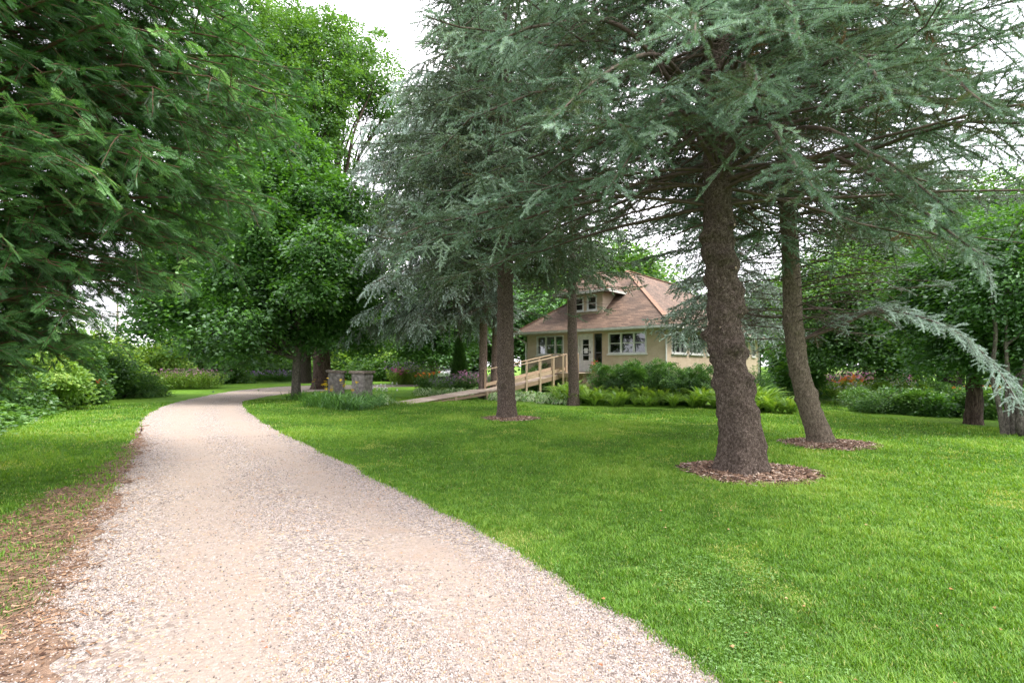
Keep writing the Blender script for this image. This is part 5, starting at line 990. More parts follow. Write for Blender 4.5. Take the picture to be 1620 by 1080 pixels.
# ------------------------------------------------------------------ mulch rings
M['chips'] = leafmat('wood_chips', [(0.0, (0.03, 0.017, 0.012)), (0.45, (0.15, 0.088, 0.055)), (0.85, (0.30, 0.195, 0.135)), (1.0, (0.48, 0.39, 0.32))], 0.0, (1, 1, 1), 0.03)
M['soil_d'] = surf('dark_soil', [(0.3, (0.05, 0.03, 0.022)), (0.7, (0.15, 0.09, 0.065))], 20, 0.95, 1.0, 50)
stick = (A((-.5, -.07, 0), (.5, -.05, .01), (.5, .06, .03), (-.5, .06, .02), (-.5, -.05, .07), (.5, -.03, .07)).reshape(-1, 3), np.array([(0, 1, 5, 4), (4, 5, 2, 3), (0, 1, 2, 3)]), np.array([-.1, .1, 0]))
for c, a, b_, lab, sc_ in ((TA, .90, .80, 'ring of brown wood chips around the thick knobbly spruce trunk', 1), (TB, .84, .72, 'ring of brown wood chips around the leaning spruce trunk', 1), (TC, .76, .68, 'small ring of wood chips around the spruce before the ramp', .9)):
    n = 10000; th = rng.random(n) * 6.28; rr_ = np.sqrt(rng.random(n)) * (1 + .07 * np.abs(rng.normal(size=n))); P = np.c_[c[0] + .12 + np.cos(th) * rr_ * a * (1 + .08 * np.sin(3 * th + 1)), c[1] + np.sin(th) * rr_ * b_]
    ac = Acc(); t_ = np.linspace(0, 6.283, 61)[:-1]; V = np.c_[c[0] + .12 + np.cos(t_) * a * .97, c[1] + np.sin(t_) * b_ * .97, np.full(60, .006)]; V = np.vstack([V, [(c[0] + .1, c[1], .03)]])
    ac.add(V, np.array([(k, (k + 1) % 60, 60) for k in range(60)]), .1, 1)
    d_ = nrm(rng.normal(size=(n, 3)) * A(1, 1, .18)); ac.inst(stick, np.c_[P, .012 + .05 * np.maximum(0, 1 - rr_ ** 2) + rng.random(n) * .02], rot_from(d_, nrm(UP + rng.normal(size=(n, 3)) * .3)), np.c_[rng.uniform(.02, .10, n), rng.uniform(.06, .2, n), rng.uniform(.08, .25, n)], rng.random(n))
    tag(ac.build('mulch', [M['chips'], M['soil_d']]), lab, 'mulch', kind='stuff')

# ------------------------------------------------------------------ plants
def strap_plant(seed, n=90, h=0.75, w=0.02, spreadr=.18, arch=.8):
    rr = np.random.default_rng(seed); a = rr.random(n) * 6.28; L = h * rr.uniform(.6, 1.25, n); lean = rr.uniform(.25, 1.1, n) * arch; s = np.linspace(0, 1, 6)[None]
    hr = L[:, None] * (s * lean[:, None] * .7 + .25 * s ** 2); z = L[:, None] * (s * (1.05 - .25 * lean[:, None]) - (.35 + .45 * lean[:, None]) * s ** 2.4)
    b0 = rr.normal(size=(n, 2)) * spreadr; x = b0[:, :1] + np.cos(a)[:, None] * hr; y = b0[:, 1:] + np.sin(a)[:, None] * hr; P = np.stack([x, y, np.maximum(z, .01)], -1)
    sd = np.stack([-np.sin(a), np.cos(a), np.zeros(n)], 1)[:, None] * (w * np.array([.6, 1, 1, .85, .55, .05]))[None, :, None] / 2
    V = np.stack([P - sd, P + sd + UP * .004], 2).reshape(n, 12, 3); q = np.array([(2 * k, 2 * k + 1, 2 * k + 3, 2 * k + 2) for k in range(5)]); f = (q[None] + (np.arange(n) * 12)[:, None, None]).reshape(-1, 4)
    return V.reshape(-1, 3), f, np.repeat(rr.uniform(.2, .9, n), 5)
def fern_plant(seed, nf=30, h=.80):
    rr = np.random.default_rng(seed); ac = Acc()
    for k in range(nf):
        a = k * 2.4 + rr.normal() * .3; L = h * rr.uniform(.8, 1.2); ln = rr.uniform(.3, 1.05); s = np.linspace(0, 1, 26); hr = L * (ln * s * .6 + .5 * s ** 2.2 * ln + .05 * s); z = L * (s * 1.05 - .42 * (ln + .35) * s ** 2.6)
        P = np.c_[np.cos(a) * hr, np.sin(a) * hr, z]; T = nrm(np.gradient(P, axis=0)); S = A(-math.sin(a), math.cos(a), 0); wl = .10 * L * np.sin(np.pi * np.clip(s * .93 + .05, 0, 1)) ** .7
        t0 = rr.uniform(.15, .85)
        for sd in (-1, 1):
            tip = P + S * sd * wl[:, None] + T * (wl * .35)[:, None] - UP * (wl * .22)[:, None]; hwid = T * .011 * L / .8
            V = np.stack([P - hwid, P + hwid, tip], 1)[2:].reshape(-1, 3); m_ = len(V) // 3; q = np.arange(m_) * 3; ac.add(V, np.c_[q, q + 1, q + 2], np.clip(t0 + .25 * (s[2:] - .5) + rr.normal(size=m_) * .07, 0, 1))
        ac.tubes(P[::5], np.linspace(.006, .002, len(P[::5])), 3, .15)
    return ac
def hosta_plant(seed, n=55, r=.38, h=.32, size=.2, var=.5):
    rr = np.random.default_rng(seed); ac = Acc(); a = rr.random(n) * 6.28; rd = r * np.sqrt(rr.random(n)); z = h * (1 - .75 * (rd / r) ** 2) * rr.uniform(.8, 1.15, n) + .03
    pos = np.stack([np.cos(a) * rd * .7, np.sin(a) * rd * .7, z], 1); d = np.stack([np.cos(a), np.sin(a), -.25 - .8 * rd / r], 1) + rr.normal(size=(n, 3)) * .2; nn = nrm(UP + np.stack([np.cos(a), np.sin(a), 0 * a], 1) * .7 + rr.normal(size=(n, 3)) * .2)
    inner = (A((0, 0, 0), (.35, .20, .03), (.9, 0, -.12), (.35, -.20, .03)).reshape(-1, 3), np.array([(0, 1, 2), (0, 2, 3)]), np.zeros(2))
    rim = (A((0, 0, -.01), (.35, .31, .02), (.35, .19, .025), (1.05, 0, -.16), (.88, 0, -.12), (.35, -.31, .02), (.35, -.19, .025)).reshape(-1, 3), np.array([(0, 1, 2), (1, 3, 2), (2, 3, 4), (0, 6, 5), (5, 6, 3), (6, 4, 3)]), np.zeros(6))
    Rm = rot_from(d, nn); sz = size * rr.uniform(.7, 1.2, n); tt = rr.uniform(.25, .75, n); ac.inst(inner, pos, Rm, sz, tt); ac.inst(rim, pos, Rm, sz, np.where(rr.random(n) < var, rr.uniform(.88, 1, n), tt + .05))
    return ac
def shrub_mesh(seed, rx, ry, rz, n, proto, size, clumps, cs, cz=None, lo=.55, boxy=False):
    rr = np.random.default_rng(seed); ac = Acc()
    if boxy:
        lob = np.c_[rr.uniform(-rx, rx, 16), rr.uniform(-ry * .6, ry * .6, 16), rr.uniform(.25, .78, 16) * rz * 1.25, np.full(16, .42 * rx), np.full(16, .42 * ry), np.full(16, rz * .36) * rr.uniform(.8, 1.15, 16)]
        crown_leaves(ac, lob, n, rr, proto, size, clumps, cs, .5, lo, .6); return ac, lob
    lob = auto_lobes(cz or rz * .85, rx, ry, rz, 13, rr, .40); lob[:, :3] = A(0, 0, cz or rz * .85) + (lob[:, :3] - A(0, 0, cz or rz * .85)) * 1.35; lob[:, 2] = np.maximum(lob[:, 2], lob[:, 5] * .7); crown_leaves(ac, lob, n, rr, proto, size, clumps, cs, .5, lo, .6); return ac, lob
def flower(acc, P, size, rr, pet=6, mat=0):
    n = len(P); v = [(0, 0, 0)]; f = []
    for k in range(pet):
        a = k * 2 * math.pi / pet; c, s_ = math.cos(a), math.sin(a); b = len(v); v += [(.6 * c - .22 * s_, .6 * s_ + .22 * c, .18), (c, s_, .1), (.6 * c + .22 * s_, .6 * s_ - .22 * c, .18)]; f += [(0, b + 2, b + 1), (0, b + 1, b)]
    acc.inst((np.array(v, float), np.array(f), np.zeros(len(f))), P, rot_from(rand_unit(n, rr) * A(1, 1, .2), nrm(UP * .6 + rr.normal(size=(n, 3)) * .5)), size * rr.uniform(.7, 1.2, n), rr.random(n), mat)
def flower_plant(name, label, cat, group, loc, seed, h, w, leafm, petm, nfl, fsize, spikes=False, leaf=.09, nst=40, rz=0):
    rr = np.random.default_rng(seed); o = empty(name, label, cat, loc, group, rz); ac = Acc(); b0 = rr.normal(size=(nst, 2)) * w * .33; hh = h * rr.uniform(.65, 1.05, nst); tip = np.c_[b0 * 1.7 + rr.normal(size=(nst, 2)) * .05, hh]
    s = np.linspace(0, 1, 4)[None, :, None]; P = np.c_[b0, np.zeros(nst)][:, None] * (1 - s) + tip[:, None] * s; ac.tubes(P, np.full((nst, 4), .006), 3, .3)
    m_ = nst * 16; i = rr.integers(0, nst, m_); t = rr.uniform(.1, .92, m_); q, T = polyeval(P, i, t); ac.inst(LN if leaf > .1 else LS, q, rot_from(nrm(rr.normal(size=(m_, 3)) * A(1, 1, .3) + UP * .2), nrm(UP + rr.normal(size=(m_, 3)) * .4)), leaf * rr.uniform(.6, 1.4, m_), rr.uniform(.2, .95, m_))
    ac.build('foliage', M[leafm], o); fa = Acc(); k = rr.integers(0, nst, nfl)
    if spikes: q = tip[k] + np.c_[rr.normal(size=(nfl, 2)) * .02, -rr.random(nfl) * .25 * h]
    else: q = tip[k] + rr.normal(size=(nfl, 3)) * .045
    flower(fa, q, fsize, rr, 5); fa.build('flowers', M[petm], o); return o

# ferns along the front bed
fo = []
for k in range(3): o = fern_plant(500 + k).build('fern', M['fern']); fo.append(o)
line = np.array([gpt(885, 640)[:2], gpt(930, 642)[:2], gpt(1000, 644)[:2], gpt(1060, 645)[:2], gpt(1115, 646)[:2], gpt(1180, 650)[:2], gpt(1225, 655)[:2], gpt(1262, 654)[:2]])
fl_ = catmull(line, 5); cnt = 0
for row, (dy, n, s0) in enumerate(((.3, 34, .68), (.8, 32, .8), (1.4, 28, .95), (2.1, 22, 1.1))):
    for k in range(n):
        t = (k + .5) / n * (len(fl_) - 1); i_ = int(t); p = fl_[i_] + (fl_[min(i_ + 1, len(fl_) - 1)] - fl_[i_]) * (t - i_); x, y = p[0] + rng.normal() * .25, p[1] + dy + rng.normal() * .22
        if abs(x - TA[0] - .0) < 0 : continue
        s_ = s0 * rng.uniform(.7, 1.35); lf = 'right of the thick spruce trunk' if x / y > .47 else 'in front of the yew hedge'
        lab = f'bright green fern with arching fronds {lf}'
        o = fo[cnt] if cnt < 3 else copy_thing(fo[cnt % 3], None, label=None) if False else (fo[cnt] if cnt < 3 else fo[cnt % 3].copy())
        if cnt >= 3: C.objects.link(o)
        o.location = (x, y, 0); o.rotation_euler = (0, 0, rng.random() * 6.28); o.scale = (s_,) * 3; tag(o, lab, 'fern', f'ferns {lf}'); cnt += 1
# hosta carpet behind the middle spruce, then leafy undergrowth under the ferns
hp = [hosta_plant(600 + k, 60, .42, .34, .17, .7).build('hosta', M['hosta']) for k in range(2)]; cnt = 0
for k in range(95):
    t = rng.random(); d_ = rng.random(); p0 = gpt(768 + t * 132, 633 + t * 8)[:2]; x, y = p0[0] + d_ * .3, p0[1] + .3 + d_ * 2.6
    o = hp[cnt] if cnt < 2 else hp[cnt % 2].copy()
    if cnt >= 2: C.objects.link(o)
    o.location = (x, y, 0); s_ = rng.uniform(.7, 1.05); o.scale = (s_, s_, s_ * 1.1); o.rotation_euler = (0, 0, rng.random() * 6.28); tag(o, 'low white edged hosta in the carpet in front of the wooden ramp', 'hosta', 'white edged hostas before the ramp'); cnt += 1
for k in range(46):
    t = rng.random(); x = -5.2 + t * 5.2; y = 26.6 + rng.random() * 1.6 - t * .6; o = hp[k % 2].copy(); C.objects.link(o); o.location = (x, y, 0); s_ = rng.uniform(.8, 1.2); o.scale = (s_,) * 3; o.rotation_euler = (0, 0, rng.random() * 6.28); tag(o, 'low white edged hosta edging the purple flower bed behind the ramp', 'hosta', 'hostas edging the purple bed')
big = hosta_plant(620, 46, .5, .45, .3, .15).build('hosta', M['hosta']); 
for k in range(16):
    x, y = 1.9 + rng.random() * 3.2, 21.3 + rng.random() * 1.4; o = big if k == 0 else big.copy()
    if k: C.objects.link(o)
    o.location = (x, y, 0); s_ = rng.uniform(.8, 1.2); o.scale = (s_,) * 3; o.rotation_euler = (0, 0, rng.random() * 6.28); tag(o, 'large plain green hosta growing just behind the ferns', 'hosta', 'green hostas behind the ferns')
# variegated hosta and daylilies at the piers
vh = hosta_plant(630, 80, .75, .42, .2, .98).build('hosta', M['hosta']); vh.location = tuple(gpt(606, 640)[:2]) + (0,); tag(vh, 'cream variegated hosta at the foot of the right stone pier', 'hosta')
flh = empty('hosta_flowers', 'pale lilac flower stalks rising above the variegated hosta', 'flowers', (vh.location.x + .1, vh.location.y + .3, 0)); fa, ba = Acc(), Acc(); rr = np.random.default_rng(5); P = np.c_[rr.normal(size=(16, 2)) * .35, rr.uniform(.6, .95, 16)]; ba.tubes(np.stack([P * A(.6, .6, 0), P], 1), np.full((16, 2), .006), 3); flower(fa, np.repeat(P, 4, 0) - np.c_[np.zeros((64, 2)), rr.random(64) * .15], .045, rr); fa.build('petals', M['p_white'], flh); ba.build('stalks', M['lily'], flh)
v, f, t = strap_plant(640, 130, .85, .028, .2); dm0 = None; cnt = 0
for (px, py) in ((470, 640), (488, 642), (500, 648), (515, 650), (530, 652), (545, 655), (560, 655), (575, 652), (590, 648), (508, 640), (540, 645), (565, 646), (525, 644)):
    lab = 'green daylily clump with arching strap leaves in front of the stone piers' if px > 505 else 'green daylily clump between the maple trunk and the left stone pier'
    if dm0 is None: dm0 = Acc().add(v, f, t).build('daylily', M['lily']); o = dm0
    else: o = dm0.copy(); C.objects.link(o)
    p = gpt(px, py - 6); o.location = tuple(p); s_ = rng.uniform(.9, 1.25); o.scale = (s_,) * 3; o.rotation_euler = (0, 0, rng.random() * 6.28); tag(o, lab, 'daylily', 'daylilies before the piers' if px > 505 else 'daylilies beside the maple trunk')
rr = np.random.default_rng(9)
fp = [(516, 603), (527, 611), (518, 615), (523, 616), (508, 622), (543, 602), (564, 605), (497, 602), (514, 609), (556, 620), (545, 608)]
for k, (px, py) in enumerate(fp):
    Y = 21.6 + (k % 4) * .35; q = at(px, py, Y); o = empty('daylily_flower', 'yellow daylily bloom on a bare stalk before the stone piers', 'flower', (q[0] + .1, q[1] + .1, 0), 'yellow daylily blooms'); ba, fa = Acc(), Acc()
    ba.tubes(np.array([(0, 0, 0), (-.06, -.05, q[2] * .6), (-.1, -.1, q[2])]), np.full(3, .006), 4); 
    for j in range(2 if k % 2 else 3): flower(fa, A(-.1, -.1, q[2])[None] + rr.normal(size=(1, 3)) * .05, .085, rr, 6)
    ba.build('stalk', M['lily'], o); fa.build('petals', M['p_yellow'], o)

# yew hedge and foundation shrubs
def shrub(name, label, cat, px, py, Y, rx, ry, rz, n, mat, size, seed, clumps=None, cs=.16, proto=LS, group=None, z0=0, lo=.55, boxy=False):
    ac, lob = shrub_mesh(seed, rx, ry, rz, n, proto, size, clumps or n // 60, cs, lo=lo, boxy=boxy); b = at(px, py, Y); b[2] = z0
    ba = Acc(); k_ = np.random.default_rng(seed); m_ = 14; tp = lob[k_.integers(0, len(lob), m_), :3] + k_.normal(size=(m_, 3)) * .15 * rx; s = np.linspace(0, 1, 4)[None, :, None]; P = (np.c_[k_.normal(size=(m_, 2)) * .08 * rx, np.zeros(m_)])[:, None] * (1 - s) + tp[:, None] * s
    ba.tubes(P, np.broadcast_to(np.linspace(.03, .01, 4) * max(1, rx), (m_, 4)), 4)
    o = empty(name, label, cat, b, group); ac.build('foliage', M[mat], o); ba.build('stems', M['twig'], o); return o
shrub('yew_shrub', 'dark yew bush in the left half of the clipped hedge before the windows', 'yew', 975, 612, 21.8, .95, .9, 1.3, 60000, 'yew', .055, 701, proto=LS, clumps=700, cs=.10, group='yews before the front windows', boxy=True)
shrub('yew_shrub', 'tall yew bush in the middle of the hedge before the front windows', 'yew', 1030, 612, 21.4, .95, .9, 1.35, 60000, 'yew', .055, 702, proto=LS, clumps=700, cs=.10, group='yews before the front windows', boxy=True)
shrub('yew_shrub', 'yew bush at the right end of the hedge beside the thick trunk', 'yew', 1090, 612, 20.8, .9, .9, 1.3, 60000, 'yew', .055, 703, proto=LS, clumps=700, cs=.10, group='yews before the front windows', boxy=True)
shrub('yew_shrub', 'dark yew behind the ramp railing below the left windows', 'yew', 850, 612, 28.5, 1.3, .8, .85, 18000, 'yew', .12, 704, proto=LN)
shrub('yew_shrub', 'small gnarled evergreen with bare stems between the two near trunks', 'yew', 1196, 612, 20.5, .55, .5, .8, 7000, 'yew', .08, 705, proto=LN)
shrub('ash_shrub', 'leafy green shrub hiding the far right corner of the house', 'shrub', 1257, 612, 25.0, .85, 1.0, 1.8, 24000, 'maple', .17, 706, cs=.3)
shrub('undergrowth_shrub', 'low leafy bush at the left end of the right shade bed', 'shrub', 1385, 650, 17.3, .95, .7, .45, 16000, 'ground_leaves', .07, 707)
for k, (px, Y, rx, rz, mat) in enumerate(((1425, 17.5, .9, .40, 'maple'), (1460, 16.8, .9, .42, 'ground_leaves'), (1500, 16.2, .85, .38, 'maple'), (1560, 15.6, .8, .38, 'ground_leaves'), (1600, 15.4, .8, .4, 'maple'), (1410, 19.6, 1.0, .5, 'bright_leaves'), (1480, 19.2, 1.1, .5, 'ground_leaves'), (1600, 18, 1.1, .5, 'ground_leaves'))):
    lab = ['low leafy clump under the crooked crabapple', 'broad leaved green clump before the thick dark trunk', 'dark clump just left of the stout brown trunk', 'green clump just right of the stout brown trunk', 'dark clump at the right end of the shade bed', 'yellow green bush behind the crooked crabapple trunk', 'green bush at the foot of the thick dark trunk', 'green bush far back at the right edge of the bed'][k]
    shrub('shade_plant', lab, 'plant', px, 640, Y, rx, .7, rz, 12000, mat, .10, 720 + k, cs=.14)
# flower beds: pink and orange garden on the right
cnt = 0; protos_ = {}
def scatter_flowers(key, n, area, label, group, cat, petm, h, w, nfl, fs, leafm='bright_leaves', spikes=False, leaf=.09):
    for k in range(n):
        px, Y = area(k); q = A((px - 810) / FPX * Y, Y, 0); s_ = rng.uniform(.8, 1.15)
        if key not in protos_: protos_[key] = o = flower_plant(cat, label, 'flowers', group, tuple(q), 800 + len(protos_), h, w, leafm, petm, nfl, fs, spikes, leaf)
        else: o = copy_thing(protos_[key], tuple(q), rng.random() * 6.28, s_, label, group)
u = lambda a, b: a + (b - a) * rng.random()
scatter_flowers('rp', 34, lambda k: (u(1280, 1440), u(27, 31)), 'pink phlox clump in the sunny bed beyond the right lawn', 'pink phlox beyond the right lawn', 'phlox', 'p_pink', 1.1, .8, 110, .075)
scatter_flowers('ro', 7, lambda k: (u(1322, 1352), u(26.2, 27)), 'orange lily clump among the pink phlox beyond the right lawn', 'orange lilies beyond the right lawn', 'lily_clump', 'p_orange', .95, .6, 16, .09)
scatter_flowers('rw', 22, lambda k: (u(1290, 1480), u(24.8, 27.5)), 'pale yellow green flowering clump at the front of the sunny right bed', 'pale clumps of the right bed', 'perennial', 'p_white', .7, .7, 40, .04)
scatter_flowers('ro2', 7, lambda k: (u(1500, 1625), u(15.6, 17.5)), 'orange lily among the shade plants under the right trees', 'orange lilies in the shade bed', 'lily_clump', 'p_orange', .95, .5, 7, .07, 'ground_leaves', leaf=.12)
# purple bed behind the ramp
scatter_flowers('cp', 30, lambda k: (u(690, 792), u(28.5, 31)), 'purple flowering perennial in the bed behind the ramp', 'purple flowers behind the ramp', 'catmint', 'p_purple', 1.0, .6, 55, .045, 'ground_leaves', True, .07)
scatter_flowers('cm', 8, lambda k: (u(725, 770), u(28.2, 30)), 'magenta phlox standing among the purple flowers behind the ramp', 'magenta phlox behind the ramp', 'phlox', 'p_pink', 1.15, .6, 40, .07, 'ground_leaves')
scatter_flowers('co', 3, lambda k: (u(668, 684), u(30, 31.5)), 'orange lily at the left end of the purple bed', 'orange lilies of the purple bed', 'lily_clump', 'p_orange', 1.15, .5, 8, .09, 'ground_leaves')
scatter_flowers('fb', 22, lambda k: (u(628, 680), u(42, 46)), 'tall mixed flowering clump on the far side of the driveway loop', 'flowers beyond the driveway loop', 'perennial', 'p_purple', 1.7, 1.2, 60, .09, 'bright_leaves', leaf=.16)
scatter_flowers('fm', 3, lambda k: (u(628, 636), u(42, 43)), 'hot pink clump at the left end of the far flower bed', 'hot pink clumps of the far bed', 'phlox', 'p_magenta', 1.2, .6, 22, .11, 'bright_leaves')
# purple bed under the maples, left border
scatter_flowers('lp', 26, lambda k: (u(355, 475), u(49, 52)), 'purple flowered perennial under the maples beyond the driveway bend', 'purple flowers under the maples', 'perennial', 'p_purple', 1.0, 1.0, 40, .07, 'maple', leaf=.13)
scatter_flowers('lb', 34, lambda k: (u(232, 330), u(33.5, 37)), 'sunlit pale flowering clump at the end of the left border', 'sunlit clumps of the left border', 'perennial', 'p_pink', 1.2, .9, 22, .06, 'bright_leaves', leaf=.10)
scatter_flowers('lr', 4, lambda k: (u(144, 160), 21 + k * .3), 'red daylily in front of the dark shrubs of the left border', 'red daylilies of the left border', 'daylily', 'p_red', 1.0, .4, 6, .09, 'ground_leaves', leaf=.14)
# left border shrubs
Lb = [  # px, Y, rx, ry, rz, mat, size, label
    (205, 25.5, 1.5, 1.0, .75, 'yew', .13, 'low dark spreading juniper in the left border'), (130, 24, 1.8, 1.2, 1.6, 'light_maple', .16, 'mid green bush behind the red daylilies'), (90, 20, 1.6, 1.1, 1.4, 'wood_leaves', .15, 'dark broad leaved bush left of the red daylilies'),
    (30, 17.5, 1.6, 1.1, 1.1, 'bright_leaves', .13, 'green bush at the left edge under the arborvitae'), (-40, 15.5, 1.6, 1.1, 1.2, 'light_maple', .12, 'bush at the far left, half hidden by arborvitae sprays'), (170, 30, 2.4, 1.6, 1.4, 'bright_leaves', .2, 'sunlit yellow green bush behind the dark juniper'),
    (120, 34, 3.0, 2, 2.1, 'bright_leaves', .24, 'tall sunlit bush below the utility pole'), (50, 33, 3.0, 2, 2.0, 'light_maple', .24, 'tall light green bush behind the left border'), (-40, 30, 3.0, 2, 2.6, 'wood_leaves', .24, 'tall bush behind the left edge of the border'), (240, 38, 2.6, 1.6, 1.9, 'bright_leaves', .24, 'sunlit bush behind the pale flowering clumps'),
    (300, 43, 2.8, 1.6, 1.9, 'light_maple', .26, 'light green bush with bare twigs beside the driveway bend'), (345, 46, 2.6, 1.6, 2.0, 'wood_leaves', .26, 'green bush under the low maple crown'), (395, 55, 3.2, 2, 2.4, 'wood_leaves', .32, 'green bush in the shade behind the purple bed'), (450, 56, 3.2, 2, 2.2, 'wood_leaves', .32, 'green bush behind the old maple trunks'),
    (200, 48, 3.6, 2, 1.9, 'bright_leaves', .3, 'tall sunny bush far behind the left border'), (545, 62, 3.4, 2, 2.6, 'bright_leaves', .36, 'sunny bush behind the left stone pier'), (590, 66, 3.6, 2, 2.4, 'light_maple', .36, 'light bush beyond the right stone pier'), (640, 60, 3.4, 2, 2.3, 'bright_leaves', .34, 'yellow green bush left of the stone outbuilding'), (615, 52, 2.6, 1.4, 1.1, 'light_maple', .28, 'low bush beyond the driveway loop'), (575, 55, 2.6, 1.4, 1.2, 'light_maple', .28, 'low bush across the loop between piers and flowers')]
for k, (px, Y, rx, ry, rz, mat, size, lab) in enumerate(Lb): shrub('border_shrub', lab, 'shrub', px, 620, Y, rx, ry, rz, int(9000 if Y > 40 else 15000), mat, size, 900 + k, cs=.14 * rx, proto=LN if mat == 'yew' else LS)
# leafy ground cover along the left border
rr = np.random.default_rng(44); n = 26000; Y = rr.uniform(10.5, 30, n); xe = np.interp(Y, [10.5, 11.6, 16, 20, 24, 30], [-10.9, -11.9, -14.6, -17.4, -19.3, -21.0]); X = xe - rr.random(n) ** .8 * 3.2 + rr.normal(size=n) * .15; gh = np.clip(.12 + .35 * (xe - X) + .15 * fbm(np.c_[X, Y, 0 * X] * .9, 5, 3), .05, 1.1); ac = Acc()
ac.inst(LM, np.c_[X, Y, gh * rr.uniform(.35, 1.05, n)], rot_from(rand_unit(n, rr) * A(1, 1, .25), nrm(UP + rr.normal(size=(n, 3)) * .35)), rr.uniform(.06, .2, n), rr.uniform(.2, 1, n)); tag(ac.build('ground_cover', M['ground_leaves']), 'leafy ground cover spilling over the left lawn edge', 'ground cover', kind='stuff')
# conical juniper in the purple bed
ac = Acc(); rr = np.random.default_rng(3); n = 16000; z = rr.random(n) ** 1.2 * 3.2; a = rr.random(n) * 6.28; rd = (.62 * (1 - z / 3.3) ** .7) * rr.uniform(.6, 1.05, n); ac.inst(LN, np.stack([np.cos(a) * rd, np.sin(a) * rd, z], 1), rot_from(np.stack([np.cos(a), np.sin(a), 0 * a + 1.2], 1) + rr.normal(size=(n, 3)) * .3, rand_unit(n, rr)), rr.uniform(.08, .2, n), rr.uniform(0, .6, n))
jn = empty('juniper', 'narrow dark conical juniper in the purple flower bed', 'juniper', tuple(A((727 - 810) / FPX * 31, 31, 0))); ac.build('foliage', M['yew'], jn); q = Acc(); q.tubes(np.array([(0, 0, 0), (0, 0, 1.5), (0, 0, 3)], float), np.array([.07, .05, .01]), 8); q.build('trunk', M['dark_bark'], jn)

# ------------------------------------------------------------------ distance: poles, outbuilding, cars
M['pole'] = surf('pole_wood', [(0.3, (0.16, 0.13, 0.11)), (0.7, (0.32, 0.27, 0.23))], 5, .9)
def pole(px, Y, h, label, arms):
    b = A((px - 810) / FPX * Y, Y, 0); o = empty('utility_pole', label, 'utility pole', b); q = Acc(); q.tubes(np.array([(0, 0, 0), (0, 0, h)], float), np.array([.17, .12]), 10); q.build('pole', M['pole'], o)
    for z, x0, x1 in arms:
        q = Acc(); q.beam((x0, -.16, z), (x1, -.16, z), .1, .12); c = q.build('crossarm', M['pole'], o)
        for x in (x0 + .1, x1 - .1): i2 = Acc(); i2.tubes(np.array([(x, -.16, z + .05), (x, -.16, z + .2), (x, -.16, z + .32)]), np.array([.05, .08, .03]), 8); i2.build('insulator', M['steel'], c)
    return b
p1 = pole(186, 70, 11.6, 'tall utility pole with crossarms above the left shrubs', ((8.7, -2.0, .9), (7.2, -.8, .8))); p2 = pole(203, 95, 8.0, 'distant short utility pole right of the tall one', ((7.7, -.5, .5),))
wi = Acc()
for dx, z in ((-1.9, 8.6), (.5, 8.6), (0, 10.4)):
    s = np.linspace(0, 1, 14)[:, None]; a, b_ = A(p1[0] + dx - 40, p1[1] - 4, z), A(p1[0] + dx + 45, p1[1] + 8, z); m_ = p1 + A(dx, 0, z)
    for q0, q1 in ((a, m_), (m_, b_)): P = q0 * (1 - s) + q1 * s; P[:, 2] -= (s * (1 - s) * 4 * .7)[:, 0]; wi.tubes(P, np.full(14, .018), 4)
tag(wi.build('power_lines', M['steel']), 'thin power lines carried by the tall utility pole', 'power lines')
# stone outbuilding
ob = A((685 - 810) / FPX * 62, 62, 0); out = empty('outbuilding', 'low grey stone outbuilding with an orange brown roof beyond the flower bed', 'outbuilding', ob)
M['grey_stone'] = surf('grey_stone_wall', [(0.3, (0.20, 0.185, 0.17)), (0.7, (0.42, 0.39, 0.36))], 4, .9, .6, 8); M['orange_roof'] = surf('orange_shingles', [(0.3, (0.36, 0.19, 0.12)), (0.7, (0.55, 0.33, 0.22))], 5, .9, .4, 18, (1, 1, 4))
q = Acc(); wall_with_holes(q, 9, 0, 2.6, [(1, 2.2, .9, 2.0), (4, 5.2, 0, 2.1), (6.8, 8, .9, 2)], lambda u, d, z: (u - 2.8, d, z), .25); q.box((-2.8, .25, 0), (-2.55, 5, 2.6)); q.box((5.95, .25, 0), (6.2, 5, 2.6)); q.build('wall', M['grey_stone'], out)
q = Acc(); V = A((-3.3, -.5, 2.6), (6.7, -.5, 2.6), (6.7, 5.5, 2.6), (-3.3, 5.5, 2.6), (-.6, 2.5, 5.2), (4, 2.5, 5.2)).reshape(-1, 3); q.add(V, [(0, 1, 5, 4), (2, 3, 4, 5), (3, 2, 1, 0)]); q.f.append((np.array([(1, 2, 5), (3, 0, 4)]), np.full(2, .5), 0, False)); q.build('roof', M['orange_roof'], out)
q = Acc(); q.box((-3.38, -.6, 2.45), (6.78, -.501, 2.62)); q.build('gutter', M['gutter'], out)
for a_, b2 in ((1, 2.2), (6.8, 8)): q = Acc(); q.box((a_ - 2.8, .1, .9), (b2 - 2.8, .14, 2.0)); q.build('window', M['inside'], out)
q = Acc(); q.box((4 - 2.8, .1, 0), (5.2 - 2.8, .15, 2.1)); q.build('door', M['trim'], out)
